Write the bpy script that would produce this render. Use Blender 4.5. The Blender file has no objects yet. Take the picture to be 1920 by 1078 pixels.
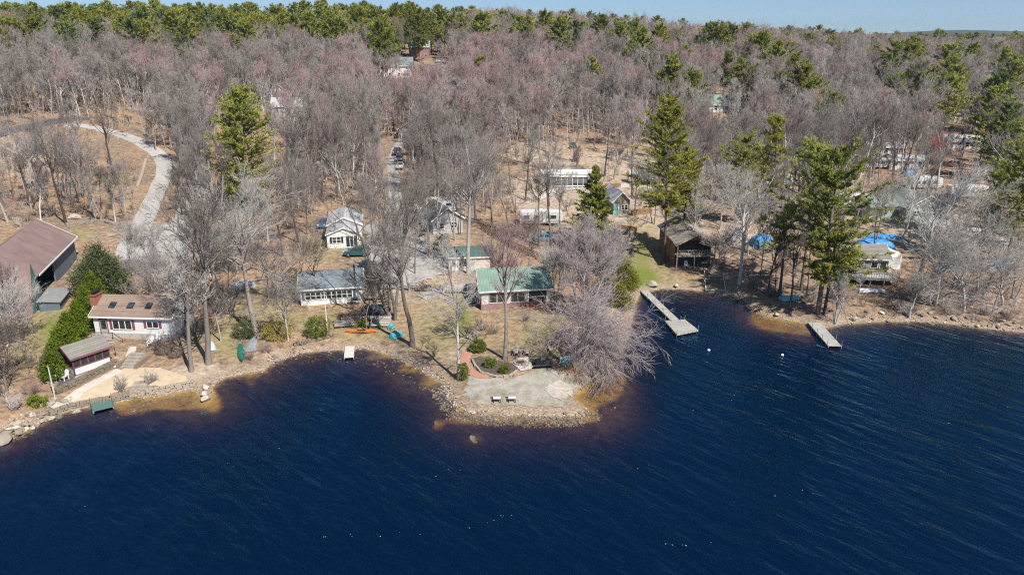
import bpy, bmesh, math, random
import numpy as np
from mathutils import Vector, Matrix, geometry
R = math.radians
random.seed(7)
scene = bpy.context.scene
COL = scene.collection

# ------------------------------------------------------------------ camera model and site plan
F, CX, CY = 1371.0, 960.0, 539.0
PITCH, CAMZ = R(19.2), 40.0
CP, SP = math.cos(PITCH), math.sin(PITCH)

def project(x, y, z):
    zr = z - CAMZ
    f = y*CP - zr*SP
    return CX + F*x/f, CY - F*(y*SP + zr*CP)/f, f

def ray(px, py):
    a, b = (px-CX)/F, -(py-CY)/F
    return np.array([a, CP + SP*b, -SP + CP*b])

def on_level(px, py, z):
    d = ray(px, py)
    t = (z-CAMZ)/d[2]
    return np.array([d[0]*t, d[1]*t])

SHORE_PX = [(-900,1130),(-450,985),(-150,885),(0,832),(44,811),(92,783),(131,770),(181,760),(206,757),(243,749),(246,742),(271,741),(275,745),
    (320,737),(364,728),(374,735),(383,752),(393,750),(396,726),(410,712),(426,707),(452,702),(478,696),(490,699),(505,683),(543,668),(575,660),(630,656),(663,656),
    (676,651),(693,654),(731,665),(766,683),(791,693),(813,708),(833,720),(843,745),(860,762),(885,772),(955,776),(1030,777),
    (1088,777),(1098,768),(1080,752),(1073,743),(1085,731),(1103,719),(1126,707),(1133,696),(1153,678),(1172,645),(1184,605),(1190,572),
    (1200,551),(1213,548),(1238,541),(1280,542),(1320,546),(1360,552),(1390,559),(1412,578),(1440,592),(1470,599),(1500,603),(1525,612),(1548,614),
    (1583,607),(1628,604),(1690,602),(1740,603),(1790,608),(1841,615),(1916,623),(2100,645),(2500,690)]
SHORE = np.array([on_level(a, b, 0.0) for a, b in SHORE_PX])
LANDPOLY = np.vstack([SHORE, [[7000, 60], [7000, 7000], [-7000, 7000], [-7000, 40]]])

def inside_poly(x, y, poly):
    c = np.zeros(x.shape, bool)
    n = len(poly)
    for i in range(n):
        x0, y0 = poly[i]; x1, y1 = poly[(i+1) % n]
        if y0 == y1: continue
        cond = (y0 > y) != (y1 > y)
        c ^= cond & (x < (x1-x0)*(y-y0)/(y1-y0) + x0)
    return c

def shore_dist(x, y):
    best = np.full(x.shape, 1e12)
    P = np.vstack([[-7000, 40], SHORE, [7000, 60]])
    for i in range(len(P)-1):
        a, b = P[i], P[i+1]
        ab = b-a
        t = np.clip(((x-a[0])*ab[0] + (y-a[1])*ab[1])/(ab@ab), 0, 1)
        best = np.minimum(best, (x-a[0]-t*ab[0])**2 + (y-a[1]-t*ab[1])**2)
    d = np.sqrt(best)
    return np.where(inside_poly(x, y, LANDPOLY), d, -d)

HY = [0, 120, 150, 190, 230, 270, 310, 350, 420, 520, 700, 1500, 7000]
HZ = [0, 0,   .6,  2.6, 7,   13,  20.5, 26.5, 31.5, 33, 32, 18, 0]
SHALLOW = [(320,757,5,.55),(360,742,4,.75),(250,765,4.5,.5),(1125,735,4.2,.9),(1100,752,4,.85),(1150,715,3,.8),(980,785,12,.35),(880,778,6,.4),(1095,780,3.5,.6),(1470,612,6,.9),(1430,600,4.5,.85),(1500,616,4.5,.8),
    (1290,565,7,.55),(730,690,7,.4),(800,720,5,.45),(780,705,4,.7),(700,672,4,.4),(560,690,7,.3),(822,791,1.0,.85),(890,821,1.2,.8),(1160,770,6,.4),(420,770,7,.4)]
SHW = [(on_level(a, b, -.3), r, k) for a, b, r, k in SHALLOW]

def height(x, y):
    x = np.asarray(x, float); y = np.asarray(y, float)
    d = shore_dist(x, y)
    u = x/np.maximum(y, 1.0)
    fac = np.interp(u, [-.8, -.5, 0.0, .12, .25, .34, .5, .8], [1.05, 1.0, 1.0, .9, .74, .70, .53, .47])
    hill = np.interp(np.maximum(y, .9*np.hypot(x, y)), HY, HZ)*fac
    dp = np.maximum(d, 0)
    bumps = .18*np.sin(x*.31+1.3)*np.sin(y*.27+.4) + .1*np.sin(x*.71+y*.5) + .35*np.sin(x*.083)*np.sin(y*.071+1)
    s = np.clip(dp/.55, 0, 1); s2 = np.clip(dp/4, 0, 1)
    land = .32*s*s*(3-2*s) + .35*s2*s2*(3-2*s2) + .045*np.minimum(dp, 42) + hill + bumps*np.clip((dp-4)/16, 0, 1)
    dw = np.maximum(-d, 0)
    dep = .21*dw + .22*(1-np.exp(-dw/1.0))
    for c, r, k in SHW:
        dep = dep*(1 - k*np.exp(-(((x-c[0])**2 + (y-c[1])**2)/(r*r))**1.0))
    dep = np.maximum(np.minimum(dep, 7), .26*(1-np.exp(-dw/.7))) + .05*np.sin(x*1.3)*np.sin(y*1.7)*np.clip(dw/2, 0, 1)
    return np.where(d > 0, land, -dep)

TS = np.concatenate([np.arange(40, 260, .35), np.arange(260, 1500, 1.6)])
def G(px, py, lift=0.0):
    """ground point seen at a place in the plan view"""
    d = ray(px, py); d = d/d[1]
    X, Y, Z = d[0]*TS, TS, CAMZ + d[2]*TS
    below = np.nonzero(Z - height(X, Y) - lift <= 0)[0]
    i = below[0] if len(below) else len(TS)-1
    return Vector((X[i], Y[i], float(height(X[i:i+1], Y[i:i+1])[0])))

def Hat(x, y):
    return float(height(np.array([x]), np.array([y]))[0])

def tree_height(base, top_py):
    """height a thing standing at base needs to reach the given row"""
    b = -(top_py-CY)/F
    k = (-SP + CP*b)/(CP + SP*b)
    return CAMZ + k*base.y - base.z

# ------------------------------------------------------------------ tagging
def T(o, label=None, cat=None, group=None, kind=None):
    if label: o['label'] = label
    if cat: o['category'] = cat
    if group: o['group'] = group
    if kind: o['kind'] = kind
    return o

def thing(name, label, cat, loc, rz=0.0, group=None):
    o = bpy.data.objects.new(name, None)
    o.empty_display_size = .3
    COL.objects.link(o)
    o.location = loc; o.rotation_euler = (0, 0, rz)
    return T(o, label, cat, group)

def put(name, me, parent=None, loc=None):
    o = bpy.data.objects.new(name, me)
    COL.objects.link(o)
    if parent: o.parent = parent
    if loc is not None: o.location = loc
    return o

def copy_tree(o, parent=None):
    c = o.copy(); COL.objects.link(c)
    if parent: c.parent = parent
    for ch in list(o.children): copy_tree(ch, c)
    return c

# ------------------------------------------------------------------ materials
def nt(name):
    m = bpy.data.materials.new(name); m.use_nodes = True
    t = m.node_tree; t.nodes.clear()
    out = t.nodes.new('ShaderNodeOutputMaterial')
    return m, t, out

def N(t, kind, **kw):
    n = t.nodes.new(kind)
    for k, v in kw.items():
        if k in n.inputs: n.inputs[k].default_value = v
        else: setattr(n, k, v)
    return n

def rgba(c): return (c[0], c[1], c[2], 1.0)

def ramp(t, fac, stops):
    r = t.nodes.new('ShaderNodeValToRGB')
    el = r.color_ramp.elements
    while len(el) < len(stops): el.new(.5)
    for e, (p, c) in zip(el, stops):
        e.position = p; e.color = rgba(c)
    t.links.new(fac, r.inputs[0])
    return r.outputs[0]

def mixc(t, fac, a, b, mode='MIX'):
    m = t.nodes.new('ShaderNodeMix'); m.data_type = 'RGBA'; m.blend_type = mode
    for s, v in ((0, fac), (6, a), (7, b)):
        if hasattr(v, 'links') or hasattr(v, 'is_linked'): t.links.new(v, m.inputs[s])
        elif s == 0: m.inputs[0].default_value = v
        else: m.inputs[s].default_value = rgba(v)
    return m.outputs[2]

def noise(t, vec, scale, detail=4, rough=.6, dim='3D', out=0):
    n = N(t, 'ShaderNodeTexNoise', Scale=scale, Detail=detail, Roughness=rough)
    if vec is not None: t.links.new(vec, n.inputs['Vector'])
    return n.outputs[out]

MATS = {}
def mat(name, col, rough=.8, var=.18, scale=2.5, bump=.0, spec=.3, metal=0.0, col2=None, lines=None, coat=0):
    """painted / built surfaces: base colour with weathering, optional board or shingle courses (axis, spacing)"""
    if name in MATS: return MATS[name]
    m, t, out = nt(name)
    co = t.nodes.new('ShaderNodeTexCoord').outputs['Object']
    n1 = noise(t, co, scale, 5)
    c1 = tuple(x*(1-var) for x in col); c2 = col2 or tuple(min(1, x*(1+var)) for x in col)
    c = ramp(t, n1, [(.32, c1), (.68, c2)])
    n2 = noise(t, co, scale*9, 3)
    c = mixc(t, .35*min(1, var*4), c, mixc(t, n2, tuple(x*.55 for x in col), tuple(min(1, x*1.35) for x in col)))
    p = N(t, 'ShaderNodeBsdfPrincipled', Roughness=rough, Metallic=metal)
    p.inputs['Specular IOR Level'].default_value = spec
    if coat: p.inputs['Coat Weight'].default_value = coat
    h = None
    if lines:
        ax, sp_, k = lines
        sx = t.nodes.new('ShaderNodeSeparateXYZ'); t.links.new(co, sx.inputs[0])
        a = N(t, 'ShaderNodeMath', operation='MULTIPLY'); t.links.new(sx.outputs[ax], a.inputs[0]); a.inputs[1].default_value = 1/sp_
        b = N(t, 'ShaderNodeMath', operation='FRACT'); t.links.new(a.outputs[0], b.inputs[0])
        fl = N(t, 'ShaderNodeMath', operation='FLOOR'); t.links.new(a.outputs[0], fl.inputs[0])
        w = N(t, 'ShaderNodeTexWhiteNoise', noise_dimensions='1D'); t.links.new(fl.outputs[0], w.inputs['W'])
        c = mixc(t, k, c, mixc(t, w.outputs[0], tuple(x*.6 for x in col), tuple(min(1, x*1.3) for x in col)))
        g = N(t, 'ShaderNodeMath', operation='LESS_THAN'); t.links.new(b.outputs[0], g.inputs[0]); g.inputs[1].default_value = .14
        c = mixc(t, g.outputs[0], c, tuple(x*.45 for x in col)) if k > .25 else c
        h = b.outputs[0]
    t.links.new(c, p.inputs['Base Color'])
    if bump or h is not None:
        bp = N(t, 'ShaderNodeBump', Strength=bump or .4, Distance=.03)
        t.links.new(h if h is not None else n2, bp.inputs['Height'])
        t.links.new(bp.outputs[0], p.inputs['Normal'])
    t.links.new(p.outputs[0], out.inputs[0])
    MATS[name] = m
    return m

def glass_mat():
    m, t, out = nt('window_glass')
    p = N(t, 'ShaderNodeBsdfPrincipled', Roughness=.06)
    co = t.nodes.new('ShaderNodeTexCoord').outputs['Object']
    c = ramp(t, noise(t, co, 1.3, 2), [(.35, (.012, .016, .02)), (.7, (.06, .07, .075))])
    t.links.new(c, p.inputs['Base Color'])
    p.inputs['Specular IOR Level'].default_value = .7
    t.links.new(p.outputs[0], out.inputs[0])
    return m

def foliage_mat(name, stops, trans=.3, scale=.55):
    m, t, out = nt(name)
    oi = t.nodes.new('ShaderNodeObjectInfo')
    co = t.nodes.new('ShaderNodeTexCoord').outputs['Object']
    n = noise(t, co, scale, 4, .65)
    a = N(t, 'ShaderNodeMath', operation='MULTIPLY'); t.links.new(oi.outputs['Random'], a.inputs[0]); a.inputs[1].default_value = .4
    b = N(t, 'ShaderNodeMath', operation='MULTIPLY_ADD'); t.links.new(n, b.inputs[0]); b.inputs[1].default_value = 1.1; t.links.new(a.outputs[0], b.inputs[2])
    s = N(t, 'ShaderNodeMath', operation='SUBTRACT'); t.links.new(b.outputs[0], s.inputs[0]); s.inputs[1].default_value = .25
    c = ramp(t, s.outputs[0], stops)
    d = N(t, 'ShaderNodeBsdfDiffuse'); tr = N(t, 'ShaderNodeBsdfTranslucent')
    t.links.new(c, d.inputs[0]); t.links.new(c, tr.inputs[0])
    mx = N(t, 'ShaderNodeMixShader'); mx.inputs[0].default_value = trans
    t.links.new(d.outputs[0], mx.inputs[1]); t.links.new(tr.outputs[0], mx.inputs[2])
    t.links.new(mx.outputs[0], out.inputs[0])
    return m

def bark_mat(name, stops, scale=1.4):
    m, t, out = nt(name)
    oi = t.nodes.new('ShaderNodeObjectInfo')
    co = t.nodes.new('ShaderNodeTexCoord').outputs['Object']
    n = noise(t, co, scale, 5, .7)
    b = N(t, 'ShaderNodeMath', operation='MULTIPLY_ADD'); t.links.new(oi.outputs['Random'], b.inputs[0]); b.inputs[1].default_value = .75
    a = N(t, 'ShaderNodeMath', operation='MULTIPLY'); t.links.new(n, a.inputs[0]); a.inputs[1].default_value = .55
    t.links.new(a.outputs[0], b.inputs[2])
    s = N(t, 'ShaderNodeMath', operation='SUBTRACT'); t.links.new(b.outputs[0], s.inputs[0]); s.inputs[1].default_value = .14
    c = ramp(t, s.outputs[0], stops)
    d = N(t, 'ShaderNodeBsdfDiffuse'); t.links.new(c, d.inputs[0])
    t.links.new(d.outputs[0], out.inputs[0])
    return m

GLASS = glass_mat()
TWIG = bark_mat('twigs_grey', [(0, (.11, .095, .082)), (.4, (.20, .178, .16)), (.75, (.285, .262, .245)), (1, (.24, .19, .182))], .3)
TWIG_RED = bark_mat('twigs_red', [(0, (.19, .135, .13)), (.5, (.275, .19, .185)), (1, (.32, .235, .23))], .3)
TWIG_BRIGHT = bark_mat('twigs_bright_red', [(0, (.34, .10, .10)), (.5, (.48, .16, .15)), (1, (.52, .24, .22))], .5)
TWIG_PURPLE = bark_mat('twigs_purple', [(0, (.28, .235, .235)), (.5, (.43, .375, .378)), (1, (.55, .50, .50))], .5)
TWIG_PALE = bark_mat('twigs_pale', [(0, (.27, .245, .22)), (.5, (.39, .365, .335)), (1, (.50, .475, .445))], .5)
TWIG_DARK = bark_mat('twigs_dark', [(0, (.12, .095, .08)), (.5, (.19, .155, .135)), (1, (.26, .21, .19))], .5)
BARK = bark_mat('bark_grey', [(0, (.13, .11, .095)), (.5, (.26, .225, .20)), (1, (.40, .37, .34))], 1.5)
BARK_DARK = bark_mat('bark_dark', [(0, (.055, .045, .04)), (.5, (.12, .10, .09)), (1, (.20, .17, .15))], 1.5)
BARK_PALE = bark_mat('bark_pale', [(0, (.28, .26, .24)), (.5, (.44, .42, .39)), (1, (.58, .56, .53))], 1.2)
BARK_BIRCH = bark_mat('bark_birch', [(0, (.35, .33, .31)), (.4, (.60, .58, .55)), (1, (.72, .70, .67))], 2.2)
PINE_F = foliage_mat('pine_needles', [(.1, (.13, .155, .04)), (.5, (.34, .36, .085)), (.95, (.50, .50, .14))], .4)
PINE_Y = foliage_mat('pine_needles_yellow', [(.1, (.13, .14, .03)), (.5, (.33, .33, .06)), (.95, (.50, .46, .11))], .4)
PINE_D = foliage_mat('pine_needles_dark', [(.1, (.08, .115, .046)), (.5, (.19, .245, .085)), (.95, (.32, .36, .13))], .35)
CEDAR_F = foliage_mat('cedar_sprays', [(.1, (.08, .095, .02)), (.5, (.19, .20, .04)), (.95, (.31, .29, .075))], .35, .8)
HEDGE_F = foliage_mat('hedge_sprays', [(.1, (.07, .11, .015)), (.5, (.19, .25, .03)), (.95, (.33, .37, .06))], .35, .7)
YEW_F = foliage_mat('yew_sprays', [(.1, (.05, .068, .034)), (.5, (.125, .15, .07)), (.95, (.22, .235, .125))], .3, .7)
SHRUB_F = foliage_mat('shrub_leaves', [(.1, (.05, .075, .015)), (.5, (.12, .16, .03)), (.95, (.25, .27, .07))], .25, 2.0)
FORSY_F = foliage_mat('forsythia_buds', [(.1, (.22, .18, .06)), (.5, (.40, .32, .08)), (.95, (.55, .45, .12))], .2, 2.0)

# ------------------------------------------------------------------ mesh helpers
def mesh_np(name, V, quads=None, tris=None, mats=(), smooth=False):
    me = bpy.data.meshes.new(name)
    V = np.asarray(V, np.float32)
    q = np.zeros((0, 4), np.int32) if quads is None else np.asarray(quads, np.int32)
    tr = np.zeros((0, 3), np.int32) if tris is None else np.asarray(tris, np.int32)
    me.vertices.add(len(V)); me.vertices.foreach_set('co', V.ravel())
    idx = np.concatenate([q.ravel(), tr.ravel()])
    me.loops.add(len(idx)); me.loops.foreach_set('vertex_index', idx)
    starts = np.concatenate([np.arange(len(q))*4, len(q)*4 + np.arange(len(tr))*3]).astype(np.int32)
    me.polygons.add(len(starts)); me.polygons.foreach_set('loop_start', starts)
    if smooth: me.polygons.foreach_set('use_smooth', np.ones(len(starts), bool))
    for m in mats: me.materials.append(m)
    me.update(calc_edges=True)
    return me

class MB:
    """collects solids into one mesh"""
    def __init__(s): s.v, s.f, s.M = [], [], None
    def add(s, vs, fs):
        b = len(s.v)
        if s.M is not None: vs = [tuple(s.M @ Vector(v)) for v in vs]
        s.v += [tuple(v) for v in vs]; s.f += [tuple(b+i for i in f) for f in fs]
        return s
    def box(s, x0, x1, y0, y1, z0, z1):
        return s.add([(x0,y0,z0),(x1,y0,z0),(x1,y1,z0),(x0,y1,z0),(x0,y0,z1),(x1,y0,z1),(x1,y1,z1),(x0,y1,z1)],
                     [(0,3,2,1),(4,5,6,7),(0,1,5,4),(1,2,6,5),(2,3,7,6),(3,0,4,7)])
    def frus(s, lo, hi, z0, z1):
        a, b, c, d = lo; e, f, g, h = hi
        return s.add([(a,c,z0),(b,c,z0),(b,d,z0),(a,d,z0),(e,g,z1),(f,g,z1),(f,h,z1),(e,h,z1)],
                     [(0,3,2,1),(4,5,6,7),(0,1,5,4),(1,2,6,5),(2,3,7,6),(3,0,4,7)])
    def prism(s, poly, axis, a, b):
        """poly: 2D outline counter-clockwise in the two other axes, extruded along axis"""
        n = len(poly)
        def mk(p, q):
            return {'x': (q, p[0], p[1]), 'y': (p[0], q, p[1]), 'z': (p[0], p[1], q)}[axis]
        vs = [mk(p, a) for p in poly] + [mk(p, b) for p in poly]
        fs = [tuple(range(n))[::-1], tuple(range(n, 2*n))] + [(i, (i+1) % n, n+(i+1) % n, n+i) for i in range(n)]
        return s.add(vs, fs)
    def tube(s, p0, p1, r0, r1=None, n=6):
        r1 = r0 if r1 is None else r1
        p0, p1 = Vector(p0), Vector(p1)
        d = (p1-p0).normalized()
        a = d.orthogonal().normalized(); b = d.cross(a)
        vs = [p0 + (a*math.cos(2*math.pi*i/n) + b*math.sin(2*math.pi*i/n))*r0 for i in range(n)]
        vs += [p1 + (a*math.cos(2*math.pi*i/n) + b*math.sin(2*math.pi*i/n))*r1 for i in range(n)]
        return s.add([tuple(v) for v in vs], [tuple(range(n))[::-1], tuple(range(n, 2*n))] + [(i, (i+1) % n, n+(i+1) % n, n+i) for i in range(n)])
    def beam(s, p0, p1, w, h):
        p0, p1 = Vector(p0), Vector(p1)
        d = (p1-p0).normalized()
        a = d.cross(Vector((0, 0, 1)))
        a = a.normalized() if a.length > 1e-4 else Vector((1, 0, 0))
        b = a.cross(d).normalized()
        q = [(-1,-1),(1,-1),(1,1),(-1,1)]
        vs = [p0 + a*w/2*i + b*h/2*j for i, j in q] + [p1 + a*w/2*i + b*h/2*j for i, j in q]
        return s.add([tuple(v) for v in vs], [(3,2,1,0),(4,5,6,7),(0,1,5,4),(1,2,6,5),(2,3,7,6),(3,0,4,7)])
    def loft(s, rings, closed=True, caps=True):
        n = len(rings[0]); vs = [p for r in rings for p in r]; fs = []
        for k in range(len(rings)-1):
            for i in range(n if closed else n-1):
                j = (i+1) % n
                fs.append((k*n+i, k*n+j, (k+1)*n+j, (k+1)*n+i))
        if caps: fs += [tuple(range(n))[::-1], tuple(range((len(rings)-1)*n, len(rings)*n))]
        return s.add(vs, fs)
    def build(s, name, m, parent=None, bevel=0, smooth=False):
        me = bpy.data.meshes.new(name)
        me.from_pydata(s.v, [], s.f); me.update()
        bm = bmesh.new(); bm.from_mesh(me)
        bmesh.ops.recalc_face_normals(bm, faces=bm.faces)
        if bevel:
            bmesh.ops.bevel(bm, geom=list(bm.edges), offset=bevel, segments=2, profile=.6, affect='EDGES', clamp_overlap=True)
        bm.to_mesh(me); bm.free()
        if smooth: me.polygons.foreach_set('use_smooth', [True]*len(me.polygons))
        me.materials.append(m)
        return put(name, me, parent)
# ------------------------------------------------------------------ plants
def unit(a): return a/np.maximum(np.linalg.norm(a, axis=-1, keepdims=True), 1e-9)

def polylines(rng, P, D, L, k, wander, lift):
    """n growing stems of k points"""
    n = len(P); out = np.zeros((n, k, 3)); out[:, 0] = P
    d = unit(D.copy()); st = (L/(k-1))[:, None]
    for i in range(1, k):
        d = d + rng.normal(0, wander, (n, 3)); d[:, 2] += lift
        d = unit(d); out[:, i] = out[:, i-1] + d*st
    return out

def kids(rng, poly, rad, n, t0, t1, ang0, ang1, lift=0.0, pw=1.0):
    """n side shoots per stem: start points, directions, parent index, t, radius there"""
    m, k, _ = poly.shape
    idx = np.repeat(np.arange(m), n)
    t = t0 + (t1-t0)*rng.random(m*n)**pw
    f = t*(k-1); i = np.minimum(f.astype(int), k-2); w = (f-i)[:, None]
    a, b = poly[idx, i], poly[idx, i+1]
    p = a*(1-w) + b*w
    tan = unit(b-a)
    q = rng.normal(0, 1, (m*n, 3)); q -= tan*(q*tan).sum(1, keepdims=True); q = unit(q)
    an = np.radians(rng.uniform(ang0, ang1, m*n))[:, None]
    d = tan*np.cos(an) + q*np.sin(an); d[:, 2] += lift
    r = rad[idx, i]*(1-w[:, 0]) + rad[idx, i+1]*w[:, 0]
    return p, unit(d), idx, t, r

def taper(r0, k, tip): return r0[:, None]*np.linspace(1, tip, k)[None, :]

def tubes(poly, rad, sides):
    n, k, _ = poly.shape
    tan = np.empty_like(poly); tan[:, 1:-1] = poly[:, 2:]-poly[:, :-2]; tan[:, 0] = poly[:, 1]-poly[:, 0]; tan[:, -1] = poly[:, -1]-poly[:, -2]
    tan = unit(tan)
    md = unit(poly[:, -1]-poly[:, 0])
    ref = np.where(np.abs(md[:, 2:3]) > .8, np.array([[1., 0, 0]]), np.array([[0, 0, 1.]]))
    ref = np.repeat(ref[:, None], k, 1)
    a = unit(ref - tan*(ref*tan).sum(2, keepdims=True)); b = np.cross(tan, a)
    th = np.arange(sides)*2*np.pi/sides
    V = poly[:, :, None] + rad[:, :, None, None]*(a[:, :, None]*np.cos(th)[None, None, :, None] + b[:, :, None]*np.sin(th)[None, None, :, None])
    base = (np.arange(n)*k*sides)[:, None, None] + (np.arange(k-1)*sides)[None, :, None]
    s = np.arange(sides)[None, None]; s2 = (s+1) % sides
    Q = np.stack([base+s, base+s2, base+sides+s2, base+sides+s], -1).reshape(-1, 4)
    return V.reshape(-1, 3), Q

def spikes(P, D, L, r, rng):
    """fine twigs: three-sided cones"""
    n = len(P)
    q = unit(np.cross(D, rng.normal(0, 1, (n, 3)))); b = np.cross(D, q)
    th = np.arange(3)*2*np.pi/3
    ring = P[:, None] + r[:, None, None]*(q[:, None]*np.cos(th)[None, :, None] + b[:, None]*np.sin(th)[None, :, None])
    V = np.concatenate([ring, (P + D*L[:, None])[:, None]], 1).reshape(-1, 3)
    o = (np.arange(n)*4)[:, None]
    Tt = np.concatenate([o+np.array([[0, 1, 3]]), o+np.array([[1, 2, 3]]), o+np.array([[2, 0, 3]])])
    return V, Tt

class Acc:
    def __init__(s): s.V, s.Q, s.T, s.n = [], [], [], 0
    def quads(s, V, Q): s.V.append(V); s.Q.append(Q+s.n); s.n += len(V)
    def tris(s, V, Tt): s.V.append(V); s.T.append(Tt+s.n); s.n += len(V)
    def arrays(s):
        return (np.concatenate(s.V), np.concatenate(s.Q) if s.Q else None, np.concatenate(s.T) if s.T else None)
    def mesh(s, name, m, smooth=False):
        V, Q, Tt = s.arrays()
        return mesh_np(name, V, Q, Tt, (m,), smooth)

def bare_tree(seed, H, r=.22, cb=.35, spread=4.5, n1=12, n2=7, n3=5, n4=3, lean=(0, 0), stems=1, forks=3, droop=0.0, up=.10, tw=.020, wander=.07):
    """leafless hardwood: returns (trunk and limbs, crown of branches and twigs)"""
    rng = np.random.default_rng(seed)
    tr, cr = Acc(), Acc()
    P = np.zeros((stems, 3)); D = np.zeros((stems, 3)); D[:, 2] = 1
    if stems > 1:
        th = np.arange(stems)*2*np.pi/stems + rng.uniform(0, 6); P[:, 0] = np.cos(th)*r*1.2; P[:, 1] = np.sin(th)*r*1.2
        D[:, 0] += np.cos(th)*rng.uniform(.12, .32, stems); D[:, 1] += np.sin(th)*rng.uniform(.12, .32, stems)
    D[:, 0] += lean[0]; D[:, 1] += lean[1]
    L0 = np.full(stems, H*(.62 if forks else .93))*rng.uniform(.85, 1.0, stems)
    if stems == 1: L0[:] = H*(.62 if forks else .95)
    P[:, 2] = -.4
    k = 9
    p0 = polylines(rng, P, D, L0, k, wander*.55, .03)
    rr = np.full(stems, r)*(1 if stems == 1 else .75)
    tp = np.linspace(1, .5 if forks else .12, k); tp[0] = 1.35
    r0 = rr[:, None]*tp[None]
    V, Q = tubes(p0, r0, 7); tr.quads(V, Q)
    srcs = [(p0, r0)]
    if forks:
        p, d, idx, t, rad = kids(rng, p0, r0, forks, .72, 1.0, 12, 38, .15)
        t[:] = 1
        lp = polylines(rng, p, d, H*.42*rng.uniform(.75, 1.05, len(p)), 7, wander*1.3, .09)
        lr = taper(rad*.72, 7, .18); V, Q = tubes(lp, lr, 5); tr.quads(V, Q)
        srcs.append((lp, lr))
    # limbs
    LP, LR, LL = [], [], []
    for s, (pp, rr_) in enumerate(srcs):
        nn = max(2, int(n1*(.5 if forks else 1)/(1 if s == 0 else forks)/ (stems if s == 0 else stems)))+1
        p, d, idx, t, rad = kids(rng, pp, rr_, nn, (cb/.62 if forks else cb) if s == 0 else .2, .98, 38-30*min(up, .4), 72-45*min(up, .4), up)
        zz = np.clip(p[:, 2]/H, 0, 1)
        prof = np.interp(zz, [0, cb, .55, .8, 1], [.8, .95, 1, .66, .3])
        L = spread*prof*rng.uniform(.6, 1.15, len(p))
        lp = polylines(rng, p, d, L, 6, wander*1.6, up*.55-droop)
        lr = taper(np.minimum(rad*.55, .03+L*.016), 6, .25)
        LP.append(lp); LR.append(lr); LL.append(L)
    lp = np.concatenate(LP); lr = np.concatenate(LR); L1 = np.concatenate(LL)
    V, Q = tubes(lp, lr, 4); tr.quads(V, Q)
    if forks:
        lp = np.concatenate([lp, polylines(rng, srcs[1][0][:, 2], srcs[1][0][:, 3]-srcs[1][0][:, 2], np.linalg.norm(srcs[1][0][:, -1]-srcs[1][0][:, 2], axis=1), 6, .02, .02)])
        lr = np.concatenate([lr, taper(srcs[1][1][:, 2]*.5, 6, .3)]); L1 = np.concatenate([L1, np.full(len(srcs[1][0]), spread*.8)])
    # branches
    p, d, idx, t, rad = kids(rng, lp, lr, n2, .15, 1.0, 22, 52, up*.9-droop)
    L2 = L1[idx]*.56*(1.15-.6*t)*rng.uniform(.6, 1.2, len(p)); L2 = np.maximum(L2, .5)
    bp = polylines(rng, p, d, L2, 4, .12, up*.7-droop*1.6)
    br = taper(np.minimum(rad*.6, .012+L2*.011), 4, .4)
    V, Q = tubes(bp, br, 3); cr.quads(V, Q)
    # twigs
    p, d, idx, t, rad = kids(rng, bp, br, n3, .1, 1.0, 18, 46, up*.7-droop*1.5)
    L3 = np.clip(L2[idx]*.75*(1.15-.5*t)*rng.uniform(.6, 1.25, len(p)), .4, 2.8)
    if n4 == 0:
        V, Tt = spikes(p, d, L3, np.full(len(p), tw*1.15), rng); cr.tris(V, Tt)
    else:
        tp_ = polylines(rng, p, d, L3, 3, .12, up*.5-droop*1.6)
        V, Q = tubes(tp_, taper(np.full(len(p), tw), 3, .5), 3); cr.quads(V, Q)
        p, d, idx, t, rad = kids(rng, tp_, taper(np.full(len(p), tw), 3, .5), n4, .1, 1.0, 18, 50, up*.5-droop)
        L4 = np.clip(L3[idx]*.62*rng.uniform(.6, 1.3, len(p)), .25, 1.2)
        V, Tt = spikes(p, d, L4, np.full(len(p), tw*.72), rng); cr.tris(V, Tt)
    return tr, cr

def blades(C, rng, ln, wd, bias=None, flat=0.0):
    """small leaf-like faces round given centres"""
    n = len(C)
    a = rng.normal(0, 1, (n, 3))
    if bias is not None: a = a*.55 + bias
    a = unit(a); b = unit(np.cross(a, rng.normal(0, .45, (n, 3)) + np.array([0, 0, flat])))
    L = (ln*rng.uniform(.6, 1.3, n))[:, None]; W = (wd*rng.uniform(.7, 1.3, n))[:, None]
    V = np.stack([C - a*L*.4 - b*W*.5, C - a*L*.4 + b*W*.5, C + a*L*.6], 1).reshape(-1, 3)
    return V, np.arange(n*3).reshape(-1, 3)

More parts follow.
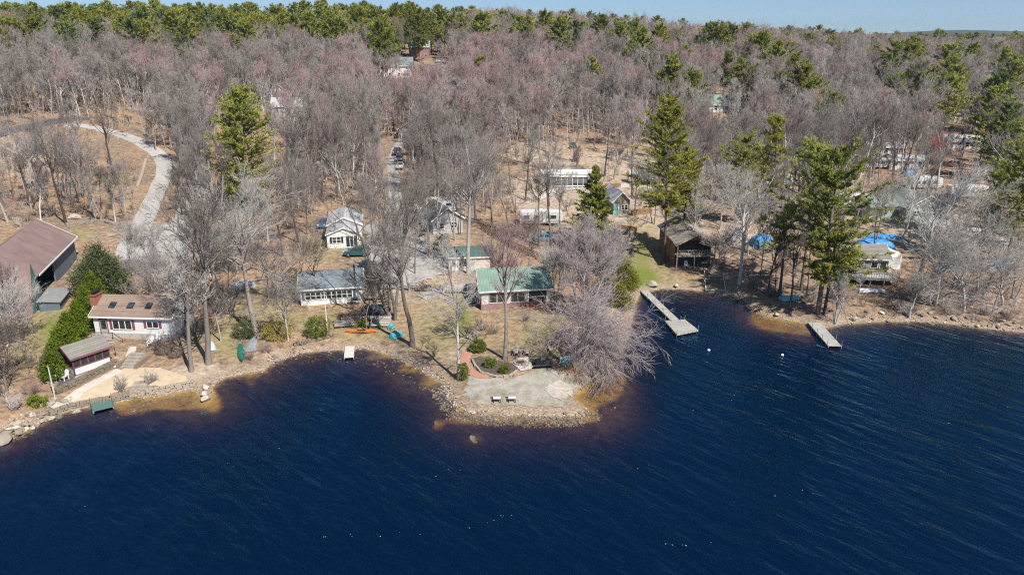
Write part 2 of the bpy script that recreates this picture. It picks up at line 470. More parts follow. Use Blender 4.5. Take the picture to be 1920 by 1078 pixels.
def pine_tree(seed, H, cb=.3, width=4.5, q=11, step=.8, per=6, tufts=11, ln=.6, wd=.17, r=.28, conic=False, gaps=.15, lean=(0, 0), up=.12):
    """white pine: tiers of flat plumes on a straight trunk: returns (trunk and boughs, crown)"""
    rng = np.random.default_rng(seed)
    tr, cr = Acc(), Acc()
    p0 = polylines(rng, np.array([[0, 0, -.4]]), np.array([[lean[0], lean[1], 1.]]), np.array([H*.98]), 12, .014, .01)
    r0 = taper(np.array([r]), 12, .1); V, Q = tubes(p0, r0, 7); tr.quads(V, Q)
    hs = np.arange(cb*H, H*.985, step)
    hs = hs + rng.normal(0, .25, len(hs))
    n = len(hs)*per
    h = np.repeat(hs, per) + rng.normal(0, .12, n)
    t = np.clip((h/H-cb)/(1-cb), 0, 1)
    if conic: prof = 1.03-t*.97
    else: prof = np.interp(t, [0, .12, .35, .6, .85, 1], [.5, .92, 1.0, .9, .6, .2])
    tier = np.repeat(rng.uniform(.7, 1.15, len(hs)), per)
    L = width*prof*tier*rng.uniform(.55, 1.15, n)
    az = rng.uniform(0, 2*np.pi, n)
    side = 1 + .28*np.cos(az - rng.uniform(0, 6.28))
    L = np.maximum(L*side, .45)
    keep = rng.random(n) > gaps
    h, L, az, t = h[keep], L[keep], az[keep], t[keep]; n = len(h)
    f = np.clip(h/H, 0, 1)*11; i = np.minimum(f.astype(int), 10); w = (f-i)[:, None]
    P = p0[0][i]*(1-w) + p0[0][i+1]*w
    el = np.interp(t, [0, .4, .8, 1], [-.08, .12, .5, 1.1]) if not conic else np.interp(t, [0, .5, 1], [-.25, .0, .7])
    D = np.stack([np.cos(az), np.sin(az), el], 1)
    bp = polylines(rng, P, D, L, 5, .06, up*.6)
    br = taper(.018+L*.011, 5, .3); V, Q = tubes(bp, br, 3); tr.quads(V, Q)
    # side plumes
    p, d, idx, tt, rad = kids(rng, bp, br, tufts, .14, 1.02, 20, 70, .05)
    d[:, 2] = d[:, 2]*.45 + .12; d = unit(d)
    sl = np.minimum(L[idx]*.36, 1.5)*rng.uniform(.35, 1.1, len(p))*(1.2-.5*tt)
    c0 = np.repeat(p, q, 0); dd = np.repeat(d, q, 0); s = rng.random(len(c0))
    C = c0 + dd*(np.repeat(sl, q)*s)[:, None] + rng.normal(0, .10, (len(c0), 3))*np.array([1, 1, .7])
    V, Tt = blades(C, rng, ln, wd, dd*.9 + np.array([0, 0, .25]), .8); cr.tris(V, Tt)
    # leader
    C = p0[0][-1] + rng.normal(0, .22, (q*4, 3)) - np.array([0, 0, .5]); V, Tt = blades(C, rng, ln, wd, np.array([[0, 0, 1.]])); cr.tris(V, Tt)
    return tr, cr

def leaf_mass(seed, lobes, n, ln, wd, fill=.55, clump=.16):
    """evergreen mass: clumps of small leaves on and in a set of ellipsoids (cx,cy,cz,rx,ry,rz,cone)"""
    rng = np.random.default_rng(seed)
    cr = Acc()
    vol = np.array([l[3]*l[4]*l[5] for l in lobes])**(2/3); vol = vol/vol.sum()
    for l, v in zip(lobes, vol):
        m = max(6, int(n*v/14))
        u = unit(rng.normal(0, 1, (m, 3)))
        rad = rng.uniform(fill, 1.0, m)**.6*rng.uniform(.86, 1.1, m)
        c = u*rad[:, None]
        if l[6]: c[:, :2] *= np.interp(c[:, 2], [-1, -.2, 1], [1.1, 1.1, .12])[:, None]/np.maximum(np.sqrt(np.maximum(1-c[:, 2:3]**2*.6, .2)), .4)
        c = c*np.array(l[3:6]) + np.array(l[0:3])
        C = np.repeat(c, 14, 0) + rng.normal(0, clump, (m*14, 3))*max(l[3:6])**.35
        C[:, 2] = np.maximum(C[:, 2], .03)
        o = unit(np.repeat(u, 14, 0)); V, Tt = blades(C, rng, ln, wd, o*.7+np.array([0, 0, .25])); cr.tris(V, Tt)
    return cr

def bare_shrub(seed, H, n=9, spread=.5, tw=.012, n2=6, n3=5):
    rng = np.random.default_rng(seed); a = Acc()
    az = rng.uniform(0, 6.28, n)
    P = np.stack([np.cos(az), np.sin(az), np.zeros(n)], 1)*rng.uniform(0, .25, n)[:, None]; P[:, 2] = -.1
    D = np.stack([np.cos(az)*spread, np.sin(az)*spread, np.ones(n)], 1)
    p = polylines(rng, P, D, H*rng.uniform(.6, 1, n), 5, .1, .04); r = taper(np.full(n, tw*1.9), 5, .35)
    V, Q = tubes(p, r, 4); a.quads(V, Q)
    q, d, idx, t, rad = kids(rng, p, r, n2, .15, 1, 20, 60, .1)
    L = H*.4*rng.uniform(.5, 1.1, len(q)); b = polylines(rng, q, d, L, 3, .12, .05)
    br = taper(np.full(len(q), tw), 3, .5); V, Q = tubes(b, br, 3); a.quads(V, Q)
    q, d, idx, t, rad = kids(rng, b, br, n3, .1, 1, 20, 55, .05)
    V, Tt = spikes(q, d, L[idx]*.5*rng.uniform(.5, 1.2, len(q)), np.full(len(q), tw*.75), rng); a.tris(V, Tt)
    return a

def merged(tr, cr, name, m1, m2):
    V1, Q1, T1 = tr.arrays(); V2, Q2, T2 = cr.arrays(); n = len(V1)
    e4, e3 = np.zeros((0, 4), int), np.zeros((0, 3), int)
    Qa = Q1 if Q1 is not None else e4; Qb = Q2 if Q2 is not None else e4; Ta = T1 if T1 is not None else e3; Tb = T2 if T2 is not None else e3
    me = mesh_np(name, np.concatenate([V1, V2]), np.concatenate([Qa, Qb+n]), np.concatenate([Ta, Tb+n]), (m1, m2))
    mi = np.concatenate([np.zeros(len(Qa)), np.ones(len(Qb)), np.zeros(len(Ta)), np.ones(len(Tb))]).astype(np.int32)
    me.polygons.foreach_set('material_index', mi)
    return me

def plant(name, label, cat, loc, tr, cr, m1, m2, rz=0, group=None):
    o = thing(name, label, cat, loc, rz, group)
    if tr is not None: put('trunk', tr.mesh('trunk', m1) if isinstance(tr, Acc) else tr, o)
    if cr is not None: put('crown', cr.mesh('crown', m2) if isinstance(cr, Acc) else cr, o)
    return o

def scatter(name, protos, pts, scl, rot, idx, kind='stuff'):
    """one object carrying many copies of far-off plants or small stones"""
    coll = bpy.data.collections.new(name+'_kinds')
    for i, me in enumerate(protos):
        coll.objects.link(bpy.data.objects.new('%s_kind_%02d' % (name, i), me))
    me = bpy.data.meshes.new(name); me.vertices.add(len(pts)); me.vertices.foreach_set('co', np.asarray(pts, np.float32).ravel())
    for nm, ty, val in (('scl', 'FLOAT', scl), ('rot', 'FLOAT', rot), ('idx', 'INT', idx)):
        at = me.attributes.new(nm, ty, 'POINT'); at.data.foreach_set('value', np.asarray(val, np.int32 if ty == 'INT' else np.float32))
    o = put(name, me)
    g = bpy.data.node_groups.new(name, 'GeometryNodeTree')
    g.interface.new_socket('Geometry', in_out='INPUT', socket_type='NodeSocketGeometry')
    g.interface.new_socket('Geometry', in_out='OUTPUT', socket_type='NodeSocketGeometry')
    gi, go = g.nodes.new('NodeGroupInput'), g.nodes.new('NodeGroupOutput')
    ci = g.nodes.new('GeometryNodeCollectionInfo'); ci.inputs['Collection'].default_value = coll
    ci.inputs['Separate Children'].default_value = True; ci.inputs['Reset Children'].default_value = True
    ip = g.nodes.new('GeometryNodeInstanceOnPoints'); ip.inputs['Pick Instance'].default_value = True
    def attr(nm, ty):
        a = g.nodes.new('GeometryNodeInputNamedAttribute'); a.data_type = ty; a.inputs['Name'].default_value = nm; return a.outputs['Attribute']
    cx = g.nodes.new('ShaderNodeCombineXYZ'); g.links.new(attr('rot', 'FLOAT'), cx.inputs[2])
    e2r = g.nodes.new('FunctionNodeEulerToRotation'); g.links.new(cx.outputs[0], e2r.inputs[0])
    g.links.new(gi.outputs[0], ip.inputs['Points']); g.links.new(ci.outputs[0], ip.inputs['Instance'])
    g.links.new(attr('idx', 'INT'), ip.inputs['Instance Index']); g.links.new(e2r.outputs[0], ip.inputs['Rotation'])
    g.links.new(attr('scl', 'FLOAT'), ip.inputs['Scale']); g.links.new(ip.outputs[0], go.inputs[0])
    md = o.modifiers.new('scatter', 'NODES'); md.node_group = g
    T(o, kind=kind)
    return o
# ------------------------------------------------------------------ camera, sky, sun
cam = bpy.data.cameras.new('camera'); camo = bpy.data.objects.new('camera', cam); COL.objects.link(camo)
cam.sensor_width = 36; cam.lens = 36*F/1920; cam.clip_start = .5; cam.clip_end = 20000
camo.location = (0, 0, CAMZ); camo.rotation_euler = (math.pi/2-PITCH, 0, 0)
scene.camera = camo

SUN_EL, SUN_AZ = R(50), R(142)          # azimuth clockwise from +Y: behind the viewer, to the right
world = bpy.data.worlds.new('World'); scene.world = world; world.use_nodes = True
wt = world.node_tree; wt.nodes.clear()
wo = wt.nodes.new('ShaderNodeOutputWorld'); bg = wt.nodes.new('ShaderNodeBackground'); sk = wt.nodes.new('ShaderNodeTexSky')
sk.sky_type = 'NISHITA'; sk.sun_disc = False; sk.sun_elevation = SUN_EL; sk.sun_rotation = SUN_AZ
sk.altitude = 300; sk.air_density = 1.0; sk.dust_density = .03; sk.ozone_density = 5.0
bg.inputs['Strength'].default_value = .077
wc = wt.nodes.new('ShaderNodeTexCoord'); wa = wt.nodes.new('ShaderNodeVectorMath'); wa.operation = 'ADD'; wa.inputs[1].default_value = (0, 0, .065)
wn = wt.nodes.new('ShaderNodeVectorMath'); wn.operation = 'NORMALIZE'
wt.links.new(wc.outputs['Generated'], wa.inputs[0]); wt.links.new(wa.outputs[0], wn.inputs[0]); wt.links.new(wn.outputs[0], sk.inputs[0])
wt.links.new(sk.outputs[0], bg.inputs[0]); wt.links.new(bg.outputs[0], wo.inputs[0])
sl = bpy.data.lights.new('sun', 'SUN'); sl.energy = 5.0; sl.angle = R(.5); sl.color = (1, .95, .87)
so = bpy.data.objects.new('sun', sl); COL.objects.link(so)
sv = Vector((math.sin(SUN_AZ)*math.cos(SUN_EL), math.cos(SUN_AZ)*math.cos(SUN_EL), math.sin(SUN_EL)))
so.rotation_euler = sv.to_track_quat('Z', 'Y').to_euler(); so.location = sv*300
scene.view_settings.view_transform = 'Standard'; scene.view_settings.look = 'None'
scene.view_settings.gamma = 1; scene.view_settings.exposure = 0.5
scene.cycles.max_bounces = 6; scene.cycles.diffuse_bounces = 3; scene.cycles.glossy_bounces = 2
scene.cycles.transparent_max_bounces = 12; scene.cycles.transmission_bounces = 3; scene.cycles.volume_bounces = 0
scene.cycles.caustics_reflective = False; scene.cycles.caustics_refractive = False

# ------------------------------------------------------------------ ground: one sheet, lake bed included
def axis(lo, hi, step, far_lo, far_hi, g=1.06):
    a = list(np.arange(lo, hi, step)); s = step
    while a[-1] < far_hi: s *= g; a.append(a[-1]+s)
    s = step; b = [lo]
    while b[-1] > far_lo: s *= g; b.append(b[-1]-s)
    return np.array(sorted(b[1:]) + a)
gx = axis(-100, 118, .62, -6500, 6500); gy = axis(58, 205, .62, -400, 6500, 1.045)
XX, YY = np.meshgrid(gx, gy)
fx, fy = XX.ravel(), YY.ravel()
fz = np.concatenate([height(fx[i:i+20000], fy[i:i+20000]) for i in range(0, len(fx), 20000)])
nx, ny = len(gx), len(gy)
ii = (np.arange(ny-1)[:, None]*nx + np.arange(nx-1)[None]).ravel()
gq = np.stack([ii, ii+1, ii+1+nx, ii+nx], 1)
ground_me = mesh_np('ground', np.stack([fx, fy, fz], 1), gq, smooth=True)

GRASS = [(600,460,55,28,.55),(520,590,55,45,.42),(620,600,60,30,.5),(700,640,60,20,.6),(455,600,50,60,.32),(815,610,45,55,.75),(870,590,20,35,1.2),(1010,625,45,40,.85),
    (900,640,60,25,.5),(1200,480,40,50,1.1),(1205,525,50,22,.95),(60,650,60,60,.6),(100,610,30,40,1.0),(160,440,25,14,.8),(930,460,14,14,.9),(690,255,22,14,1.0),(1270,530,60,12,.45),(880,720,14,25,.6),
    (1700,440,60,25,.35),(430,640,30,40,.7),(690,612,22,10,1.1),(1050,590,30,30,.4),(480,560,60,60,.15),(1310,500,30,10,.3),(330,640,50,40,.35)]
DIRT = [(1100,370,120,50,.75),(1180,300,130,25,.55),(1230,420,70,40,.7),(1400,440,100,40,.5),(1700,410,120,50,.6),(1800,440,80,40,.7),(40,290,60,40,.6),(1000,360,50,25,.5),
    (820,545,90,28,.6),(760,490,80,50,.75),(300,450,90,40,.5),(560,665,90,10,.6),(1790,560,120,30,.3),(700,350,60,60,.15),(1500,360,120,40,.4),(1260,535,50,10,.5),(860,645,35,50,.35),(1000,285,60,20,.4),
    (370,700,60,20,.8),(1150,620,30,60,.6)]
PX, PY, PF = project(fx, fy, np.maximum(fz, 0))
def blobs(L):
    s = np.zeros(len(fx))
    for a, b, rx, ry, k in L:
        s += k*np.exp(-(((PX-a)/rx)**2 + ((PY-b)/ry)**2))
    return np.where(PF > 5, s, 0)
GOLD = [(320,752,60,14,1),(365,742,30,14,1),(240,765,30,9,.8),(1125,728,38,22,1.2),(1095,748,26,14,1),(1160,706,16,14,.8),(980,783,120,9,.9),(872,774,24,12,.8),(1100,775,20,10,.9),(1470,606,50,12,1.3),(1510,616,26,10,1),(1430,594,24,8,1),(760,692,24,7,.5),(800,718,18,9,.6),(700,668,30,7,.4),(822,792,7,7,1),(890,820,8,7,.6),(400,760,16,14,.6),(470,712,12,16,.4)]
sdv = np.concatenate([shore_dist(fx[i:i+20000], fy[i:i+20000]) for i in range(0, len(fx), 20000)]).astype(np.float32)
zone = np.stack([blobs(GRASS), blobs(DIRT), np.clip(blobs(GOLD) + .55*np.exp(-np.maximum(-sdv, 0)/.8), 0, 1.5), np.ones(len(fx))], 1).astype(np.float32)
at = ground_me.attributes.new('zone', 'FLOAT_COLOR', 'POINT'); at.data.foreach_set('color', zone.ravel())
at = ground_me.attributes.new('bank', 'FLOAT', 'POINT'); at.data.foreach_set('value', sdv)

def ground_mat():
    m, t, out = nt('forest_floor')
    geo = t.nodes.new('ShaderNodeNewGeometry'); pos = geo.outputs['Position']
    az = N(t, 'ShaderNodeAttribute', attribute_name='zone'); sep = t.nodes.new('ShaderNodeSeparateColor'); t.links.new(az.outputs['Color'], sep.inputs[0])
    ab = N(t, 'ShaderNodeAttribute', attribute_name='bank')
    nA = noise(t, pos, .16, 6, .65); nB = noise(t, pos, 1.1, 6, .75); nC = noise(t, pos, 4.5, 4, .7); nD = noise(t, pos, .045, 3)
    litter = ramp(t, nB, [(.3, (.08, .045, .026)), (.43, (.21, .118, .066)), (.55, (.345, .205, .115)), (.72, (.50, .35, .225))])
    litter = mixc(t, ramp(t, nA, [(.38, (0, 0, 0)), (.66, (1, 1, 1))]), litter, ramp(t, nB, [(.3, (.07, .05, .035)), (.5, (.25, .175, .115)), (.7, (.46, .36, .26))]))
    litter = mixc(t, ramp(t, nC, [(.42, (0, 0, 0)), (.8, (.6, .6, .6))]), litter, (.62, .48, .34))
    litter = mixc(t, ramp(t, nD, [(.42, (0, 0, 0)), (.6, (.75, .75, .75))]), litter, ramp(t, nB, [(.3, (.075, .055, .042)), (.5, (.20, .15, .115)), (.7, (.38, .31, .25))]))
    def sel(ch, jit, lo, hi):
        a = N(t, 'ShaderNodeMath', operation='MULTIPLY_ADD'); t.links.new(nB, a.inputs[0]); a.inputs[1].default_value = jit; t.links.new(ch, a.inputs[2])
        a2 = N(t, 'ShaderNodeMath', operation='MULTIPLY_ADD'); t.links.new(nA, a2.inputs[0]); a2.inputs[1].default_value = jit*.9; t.links.new(a.outputs[0], a2.inputs[2])
        r = N(t, 'ShaderNodeMapRange'); t.links.new(a2.outputs[0], r.inputs[0]); r.inputs[1].default_value = lo; r.inputs[2].default_value = hi
        return r.outputs[0]
    dirt = ramp(t, nB, [(.3, (.16, .115, .08)), (.45, (.34, .26, .19)), (.58, (.46, .38, .295)), (.75, (.62, .55, .46))])
    c = mixc(t, sel(sep.outputs[1], .7, .78, 1.15), litter, dirt)
    grass = ramp(t, nB, [(.3, (.15, .125, .055)), (.5, (.27, .225, .115)), (.7, (.41, .34, .20))])
    lush = ramp(t, nC, [(.25, (.08, .11, .02)), (.5, (.16, .19, .04)), (.8, (.27, .27, .08))])
    grass = mixc(t, sel(sep.outputs[0], .6, 1.4, 1.9), grass, lush)
    c = mixc(t, sel(sep.outputs[0], 1.1, 1.15, 1.7), c, grass)
    # stony bank strip, then lake bed
    bk = N(t, 'ShaderNodeMapRange'); t.links.new(ab.outputs['Fac'], bk.inputs[0]); bk.inputs[1].default_value = 2.2; bk.inputs[2].default_value = .3
    c = mixc(t, bk.outputs[0], c, ramp(t, nC, [(.3, (.11, .08, .06)), (.48, (.27, .205, .15)), (.7, (.48, .39, .30))]))
    bed = ramp(t, nB, [(.25, (.22, .13, .035)), (.45, (.52, .34, .085)), (.7, (.68, .48, .15))])
    bed = mixc(t, sel(sep.outputs[2], .5, .75, 1.15), ramp(t, nB, [(.3, (.05, .028, .022)), (.5, (.115, .066, .045)), (.7, (.19, .12, .075))]), bed)
    iw = N(t, 'ShaderNodeMath', operation='LESS_THAN'); t.links.new(ab.outputs['Fac'], iw.inputs[0]); iw.inputs[1].default_value = -.12
    c = mixc(t, iw.outputs[0], c, bed)
    p = N(t, 'ShaderNodeBsdfPrincipled', Roughness=.95); p.inputs['Specular IOR Level'].default_value = .1
    bp = N(t, 'ShaderNodeBump', Strength=.8, Distance=.25); t.links.new(nB, bp.inputs['Height']); t.links.new(bp.outputs[0], p.inputs['Normal'])
    t.links.new(c, p.inputs['Base Color']); t.links.new(p.outputs[0], out.inputs[0])
    return m
ground_me.materials.append(ground_mat())
ground = T(put('ground', ground_me), kind='structure')

# far range of low hills
def hills():
    rng = np.random.default_rng(3); mb = MB()
    n = 90; xs = np.linspace(700, 4600, n); rows = []
    for k, (yy, s) in enumerate(((3600, 0), (4100, .75), (4700, 1), (5600, .4))):
        rows.append([(x*yy/4700*1.05, yy, -5 + s*(26 + 34*math.exp(-((x-2700)/520)**2) + 14*math.exp(-((x-3700)/500)**2) + 4*math.sin(x*.006)) + rng.uniform(-1.2, 1.2)*s) for x in xs])
    return rows, mb
rows, mb = hills(); mb.loft(rows, closed=False, caps=False)
hm, ht, hout = nt('wooded_hills')
hp = N(ht, 'ShaderNodeBsdfDiffuse'); hn = noise(ht, N(ht, 'ShaderNodeNewGeometry').outputs['Position'], .02, 5)
ht.links.new(ramp(ht, hn, [(.35, (.03, .05, .03)), (.65, (.08, .085, .06))]), hp.inputs[0]); ht.links.new(hp.outputs[0], hout.inputs[0])
T(mb.build('hills', hm, smooth=True), kind='structure')

# ------------------------------------------------------------------ water
def water_mat():
    m, t, out = nt('lake_water')
    geo = t.nodes.new('ShaderNodeNewGeometry'); pos = geo.outputs['Position']
    # wind waves run in from the open lake: long crests, broken by gusts
    def waves(ang, stretch, scale, detail, rough, warp=0):
        mp = N(t, 'ShaderNodeMapping', vector_type='TEXTURE'); mp.inputs['Rotation'].default_value = (0, 0, R(ang)); mp.inputs['Scale'].default_value = (1/stretch, 1, 1)
        t.links.new(pos, mp.inputs['Vector'])
        return noise(t, mp.outputs[0], scale, detail, rough)
    w1 = waves(-50, .26, .62, 2, .5); w2 = waves(-34, .34, 1.5, 2, .5); w3 = waves(-62, .4, .2, 2, .5)
    gust = noise(t, pos, .045, 3, .6)
    def madd(a, k, b=None):
        n = N(t, 'ShaderNodeMath', operation='MULTIPLY_ADD'); t.links.new(a, n.inputs[0]); n.inputs[1].default_value = k
        if b is None: n.inputs[2].default_value = 0
        else: t.links.new(b, n.inputs[2])
        return n.outputs[0]
    h = madd(w1, 1.5, madd(w2, .42, madd(w3, 1.9)))
    gm = N(t, 'ShaderNodeMapRange'); t.links.new(gust, gm.inputs[0]); gm.inputs[1].default_value = .36; gm.inputs[2].default_value = .64; gm.inputs[3].default_value = .4; gm.inputs[4].default_value = 1.0
    bp = N(t, 'ShaderNodeBump', Distance=.34); t.links.new(gm.outputs[0], bp.inputs['Strength']); t.links.new(h, bp.inputs['Height'])
    fr = N(t, 'ShaderNodeFresnel', IOR=1.33); t.links.new(bp.outputs[0], fr.inputs['Normal'])
    gl = N(t, 'ShaderNodeBsdfGlossy', Roughness=.1); gl.inputs['Color'].default_value = (.45, .85, 1, 1); t.links.new(bp.outputs[0], gl.inputs['Normal'])
    tr_ = N(t, 'ShaderNodeBsdfTransparent'); df = N(t, 'ShaderNodeBsdfDiffuse'); df.inputs[0].default_value = (0, .05, .175, 1)
    tp = N(t, 'ShaderNodeMixShader'); tp.inputs[0].default_value = .14; t.links.new(tr_.outputs[0], tp.inputs[1]); t.links.new(df.outputs[0], tp.inputs[2])
    mx = N(t, 'ShaderNodeMixShader'); t.links.new(fr.outputs[0], mx.inputs[0]); t.links.new(tp.outputs[0], mx.inputs[1]); t.links.new(gl.outputs[0], mx.inputs[2])
    t.links.new(mx.outputs[0], out.inputs['Surface'])
    va = N(t, 'ShaderNodeVolumeAbsorption', Density=2.1); va.inputs['Color'].default_value = (.63, .50, .12, 1)
    t.links.new(va.outputs[0], out.inputs['Volume'])
    return m
wb = MB(); wb.box(-6000, 6000, -390, 260, -12, 0)
water = T(wb.build('water', water_mat()), kind='structure')

# ------------------------------------------------------------------ conforming patches and roads
def poly_world(pxs): return [G(a, b) for a, b in pxs]

def patch(name, pxs, m, off=.05, step=.7, jit=.12, kind='structure', seed=1):
    rng = np.random.default_rng(seed)
    P = [np.array(G(a, b))[:2] for a, b in pxs]
    B = []
    for i in range(len(P)):
        a, b = P[i], P[(i+1) % len(P)]; n = max(1, int(np.linalg.norm(b-a)/step))
        for k in range(n): B.append(a + (b-a)*k/n + rng.normal(0, jit, 2))
    B = np.array(B); lo, hi = B.min(0), B.max(0)
    g = np.array([(x, y) for x in np.arange(lo[0], hi[0], step) for y in np.arange(lo[1], hi[1], step)]).reshape(-1, 2)
    if len(g): g = g[inside_poly(g[:, 0], g[:, 1], B)]
    pts = [Vector(p) for p in np.vstack([B, g]) ] if len(g) else [Vector(p) for p in B]
    v, e, f, *_ = geometry.delaunay_2d_cdt(pts, [(i, (i+1) % len(B)) for i in range(len(B))], [list(range(len(B)))], 1, 1e-4)
    A = np.array([tuple(q) for q in v]); z = height(A[:, 0], A[:, 1]) + off
    me = bpy.data.meshes.new(name); me.from_pydata([(a[0], a[1], zz) for a, zz in zip(A, z)], [], [tuple(x) for x in f])
    bm = bmesh.new(); bm.from_mesh(me)
    bmesh.ops.recalc_face_normals(bm, faces=bm.faces)
    if sum(fc.normal.z for fc in bm.faces) < 0: bmesh.ops.reverse_faces(bm, faces=bm.faces)
    bm.to_mesh(me); bm.free()
    me.polygons.foreach_set('use_smooth', [True]*len(me.polygons)); me.materials.append(m)
    return T(put(name, me), kind=kind)

def road(name, pxs, w, m, off=.06, kind='structure', jit=.12, seed=2):
    rng = np.random.default_rng(seed)
    P = [np.array(G(a, b))[:2] for a, b in pxs]
    # Catmull-Rom through the centre line
    C = []
    Q = [2*P[0]-P[1]] + P + [2*P[-1]-P[-2]]
    for i in range(1, len(Q)-2):
        n = max(2, int(np.linalg.norm(Q[i+1]-Q[i])/.9))
        for k in range(n):
            t = k/n
            C.append(.5*((2*Q[i]) + (-Q[i-1]+Q[i+1])*t + (2*Q[i-1]-5*Q[i]+4*Q[i+1]-Q[i+2])*t*t + (-Q[i-1]+3*Q[i]-3*Q[i+1]+Q[i+2])*t**3))
    C.append(P[-1]); C = np.array(C)
    tan = np.gradient(C, axis=0); tan /= np.maximum(np.linalg.norm(tan, axis=1, keepdims=True), 1e-6)
    nrm = np.stack([-tan[:, 1], tan[:, 0]], 1)
    m_ = 7; V = []
    for j in range(m_):
        o = (j/(m_-1)-.5)*w
        jj = rng.normal(0, jit, len(C)) if j in (0, m_-1) else 0
        V.append(C + nrm*(o + jj)[:, None] if j in (0, m_-1) else C + nrm*o)
    V = np.stack(V, 1).reshape(-1, 2)
    z = height(V[:, 0], V[:, 1]) + off - np.where((np.arange(len(V)) % m_ == 0) | (np.arange(len(V)) % m_ == m_-1), .03, 0)
    n = len(C); b = (np.arange(n-1)[:, None]*m_ + np.arange(m_-1)[None]).ravel()
    me = mesh_np(name, np.column_stack([V, z]), np.stack([b, b+m_, b+m_+1, b+1], 1), smooth=True, mats=(m,))
    bm = bmesh.new(); bm.from_mesh(me)
    if sum(f.normal.z for f in bm.faces) < 0: bmesh.ops.reverse_faces(bm, faces=bm.faces)
    bm.to_mesh(me); bm.free()
    return T(put(name, me), kind=kind)

def soil_mat(name, stops, scale=1.2, rough=.95, bump=.3, big=.12):
    m, t, out = nt(name)
    pos = N(t, 'ShaderNodeNewGeometry').outputs['Position']
    a = noise(t, pos, scale, 6, .7); b = noise(t, pos, big, 4); c2 = noise(t, pos, scale*6, 3)
    s = N(t, 'ShaderNodeMath', operation='MULTIPLY_ADD'); t.links.new(a, s.inputs[0]); s.inputs[1].default_value = .5
    s2 = N(t, 'ShaderNodeMath', operation='MULTIPLY_ADD'); t.links.new(b, s2.inputs[0]); s2.inputs[1].default_value = .3
    s3 = N(t, 'ShaderNodeMath', operation='MULTIPLY'); t.links.new(c2, s3.inputs[0]); s3.inputs[1].default_value = .2
    t.links.new(s2.outputs[0], s.inputs[2]); t.links.new(s3.outputs[0], s2.inputs[2])
    c = ramp(t, s.outputs[0], stops)
    p = N(t, 'ShaderNodeBsdfPrincipled', Roughness=rough); p.inputs['Specular IOR Level'].default_value = .15
    bp = N(t, 'ShaderNodeBump', Strength=bump, Distance=.06); t.links.new(c2, bp.inputs['Height']); t.links.new(bp.outputs[0], p.inputs['Normal'])
    t.links.new(c, p.inputs['Base Color']); t.links.new(p.outputs[0], out.inputs[0])
    return m
GRAVEL = soil_mat('gravel_grey', [(.36, (.20, .18, .155)), (.5, (.34, .32, .295)), (.64, (.47, .45, .42))])
GRAVEL_L = soil_mat('gravel_light', [(.36, (.27, .25, .23)), (.5, (.38, .365, .345)), (.64, (.48, .465, .445))])
ASPHALT = soil_mat('asphalt', [(.3, (.06, .06, .065)), (.6, (.12, .12, .125))])
SAND = soil_mat('beach_sand', [(.36, (.37, .285, .19)), (.5, (.47, .375, .26)), (.66, (.55, .45, .33))], 1.2)
SAND_W = soil_mat('white_sand', [(.36, (.25, .225, .185)), (.5, (.40, .36, .31)), (.62, (.52, .47, .41))], 2)
PATIO = soil_mat('stone_dust', [(.36, (.15, .135, .09)), (.47, (.27, .245, .195)), (.56, (.36, .335, .29)), (.68, (.46, .43, .38))], .7)
MULCH = soil_mat('dark_mulch', [(.3, (.05, .04, .035)), (.6, (.13, .105, .09)), (.75, (.20, .17, .15))], 2)
BRICKP = soil_mat('brick_path', [(.3, (.28, .13, .09)), (.5, (.42, .21, .15)), (.7, (.52, .30, .22))], 3)
CONC = soil_mat('concrete', [(.3, (.38, .34, .29)), (.6, (.55, .50, .44))], 1.5)

road('gravel_road', [(235,478),(252,448),(268,415),(285,380),(300,345),(308,320),(302,296),(278,276),(245,260),(215,250),(175,240),(120,236)], 4.0, GRAVEL_L, jit=.05)
road('asphalt_road', [(-60,268),(0,250),(55,238),(100,229),(160,222)], 6.0, ASPHALT, .12)
patch('gravel_yard', [(222,480),(245,440),(300,425),(345,410),(362,440),(352,478),(300,492),(250,498)], GRAVEL_L, .08, jit=.35)
road('gravel_lane', [(330,430),(348,395),(358,360),(368,325),(372,300)], 3.6, GRAVEL, .07)
road('driveway', [(735,450),(742,410),(741,375),(739,340),(737,312),(741,290),(750,272),(764,252),(772,240)], 3.2, GRAVEL, .07)
patch('parking_yard', [(690,505),(690,455),(684,425),(720,412),(760,425),(800,455),(835,480),(838,515),(800,522),(770,545),(735,540),(712,520)], GRAVEL, .1, jit=.35)
road('footpath', [(790,560),(830,545),(862,540),(893,538)], 2.6, GRAVEL_L, .09)
patch('beach', [(131,757),(136,738),(168,718),(205,700),(250,690),(300,692),(345,708),(362,722),(300,727),(262,724),(240,730),(205,742),(182,752)], SAND, .07, .5, .1)
patch('patio', [(872,722),(885,700),(905,704),(950,714),(985,703),(1010,690),(1040,695),(1078,712),(1086,728),(1062,742),(1072,760),(1050,764),(955,763),(895,758),(872,742)], PATIO, .05, .45, .25)
patch('sand_patch', [(1028,722),(1050,717),(1072,724),(1070,742),(1056,752),(1032,748),(1022,735)], SAND_W, .1, .35, .22)
patch('mulch_bed', [(882,676),(890,690),(905,700),(930,708),(958,708),(968,698),(972,690),(955,684),(930,678),(900,670)], MULCH, .10, .5, .1)
road('brick_path', [(878,662),(871,676),(872,690),(884,700),(900,706),(916,709)], 1.25, BRICKP, .12, jit=.05)
patch('stone_terrace', [(958,684),(972,673),(990,672),(1000,690),(992,696),(976,698)], CONC, .11, .5, .1)
road('beach_walk', [(100,770),(128,752),(150,735),(190,712),(224,694)], 1.3, CONC, .1, jit=.08)
road('camp_road', [(1740,418),(1790,428),(1850,445),(1930,462)], 4.5, GRAVEL_L, .08, jit=.3)
road('camp_track', [(1000,372),(1080,352),(1160,348),(1240,352)], 3.5, CONC, .08, jit=.4)

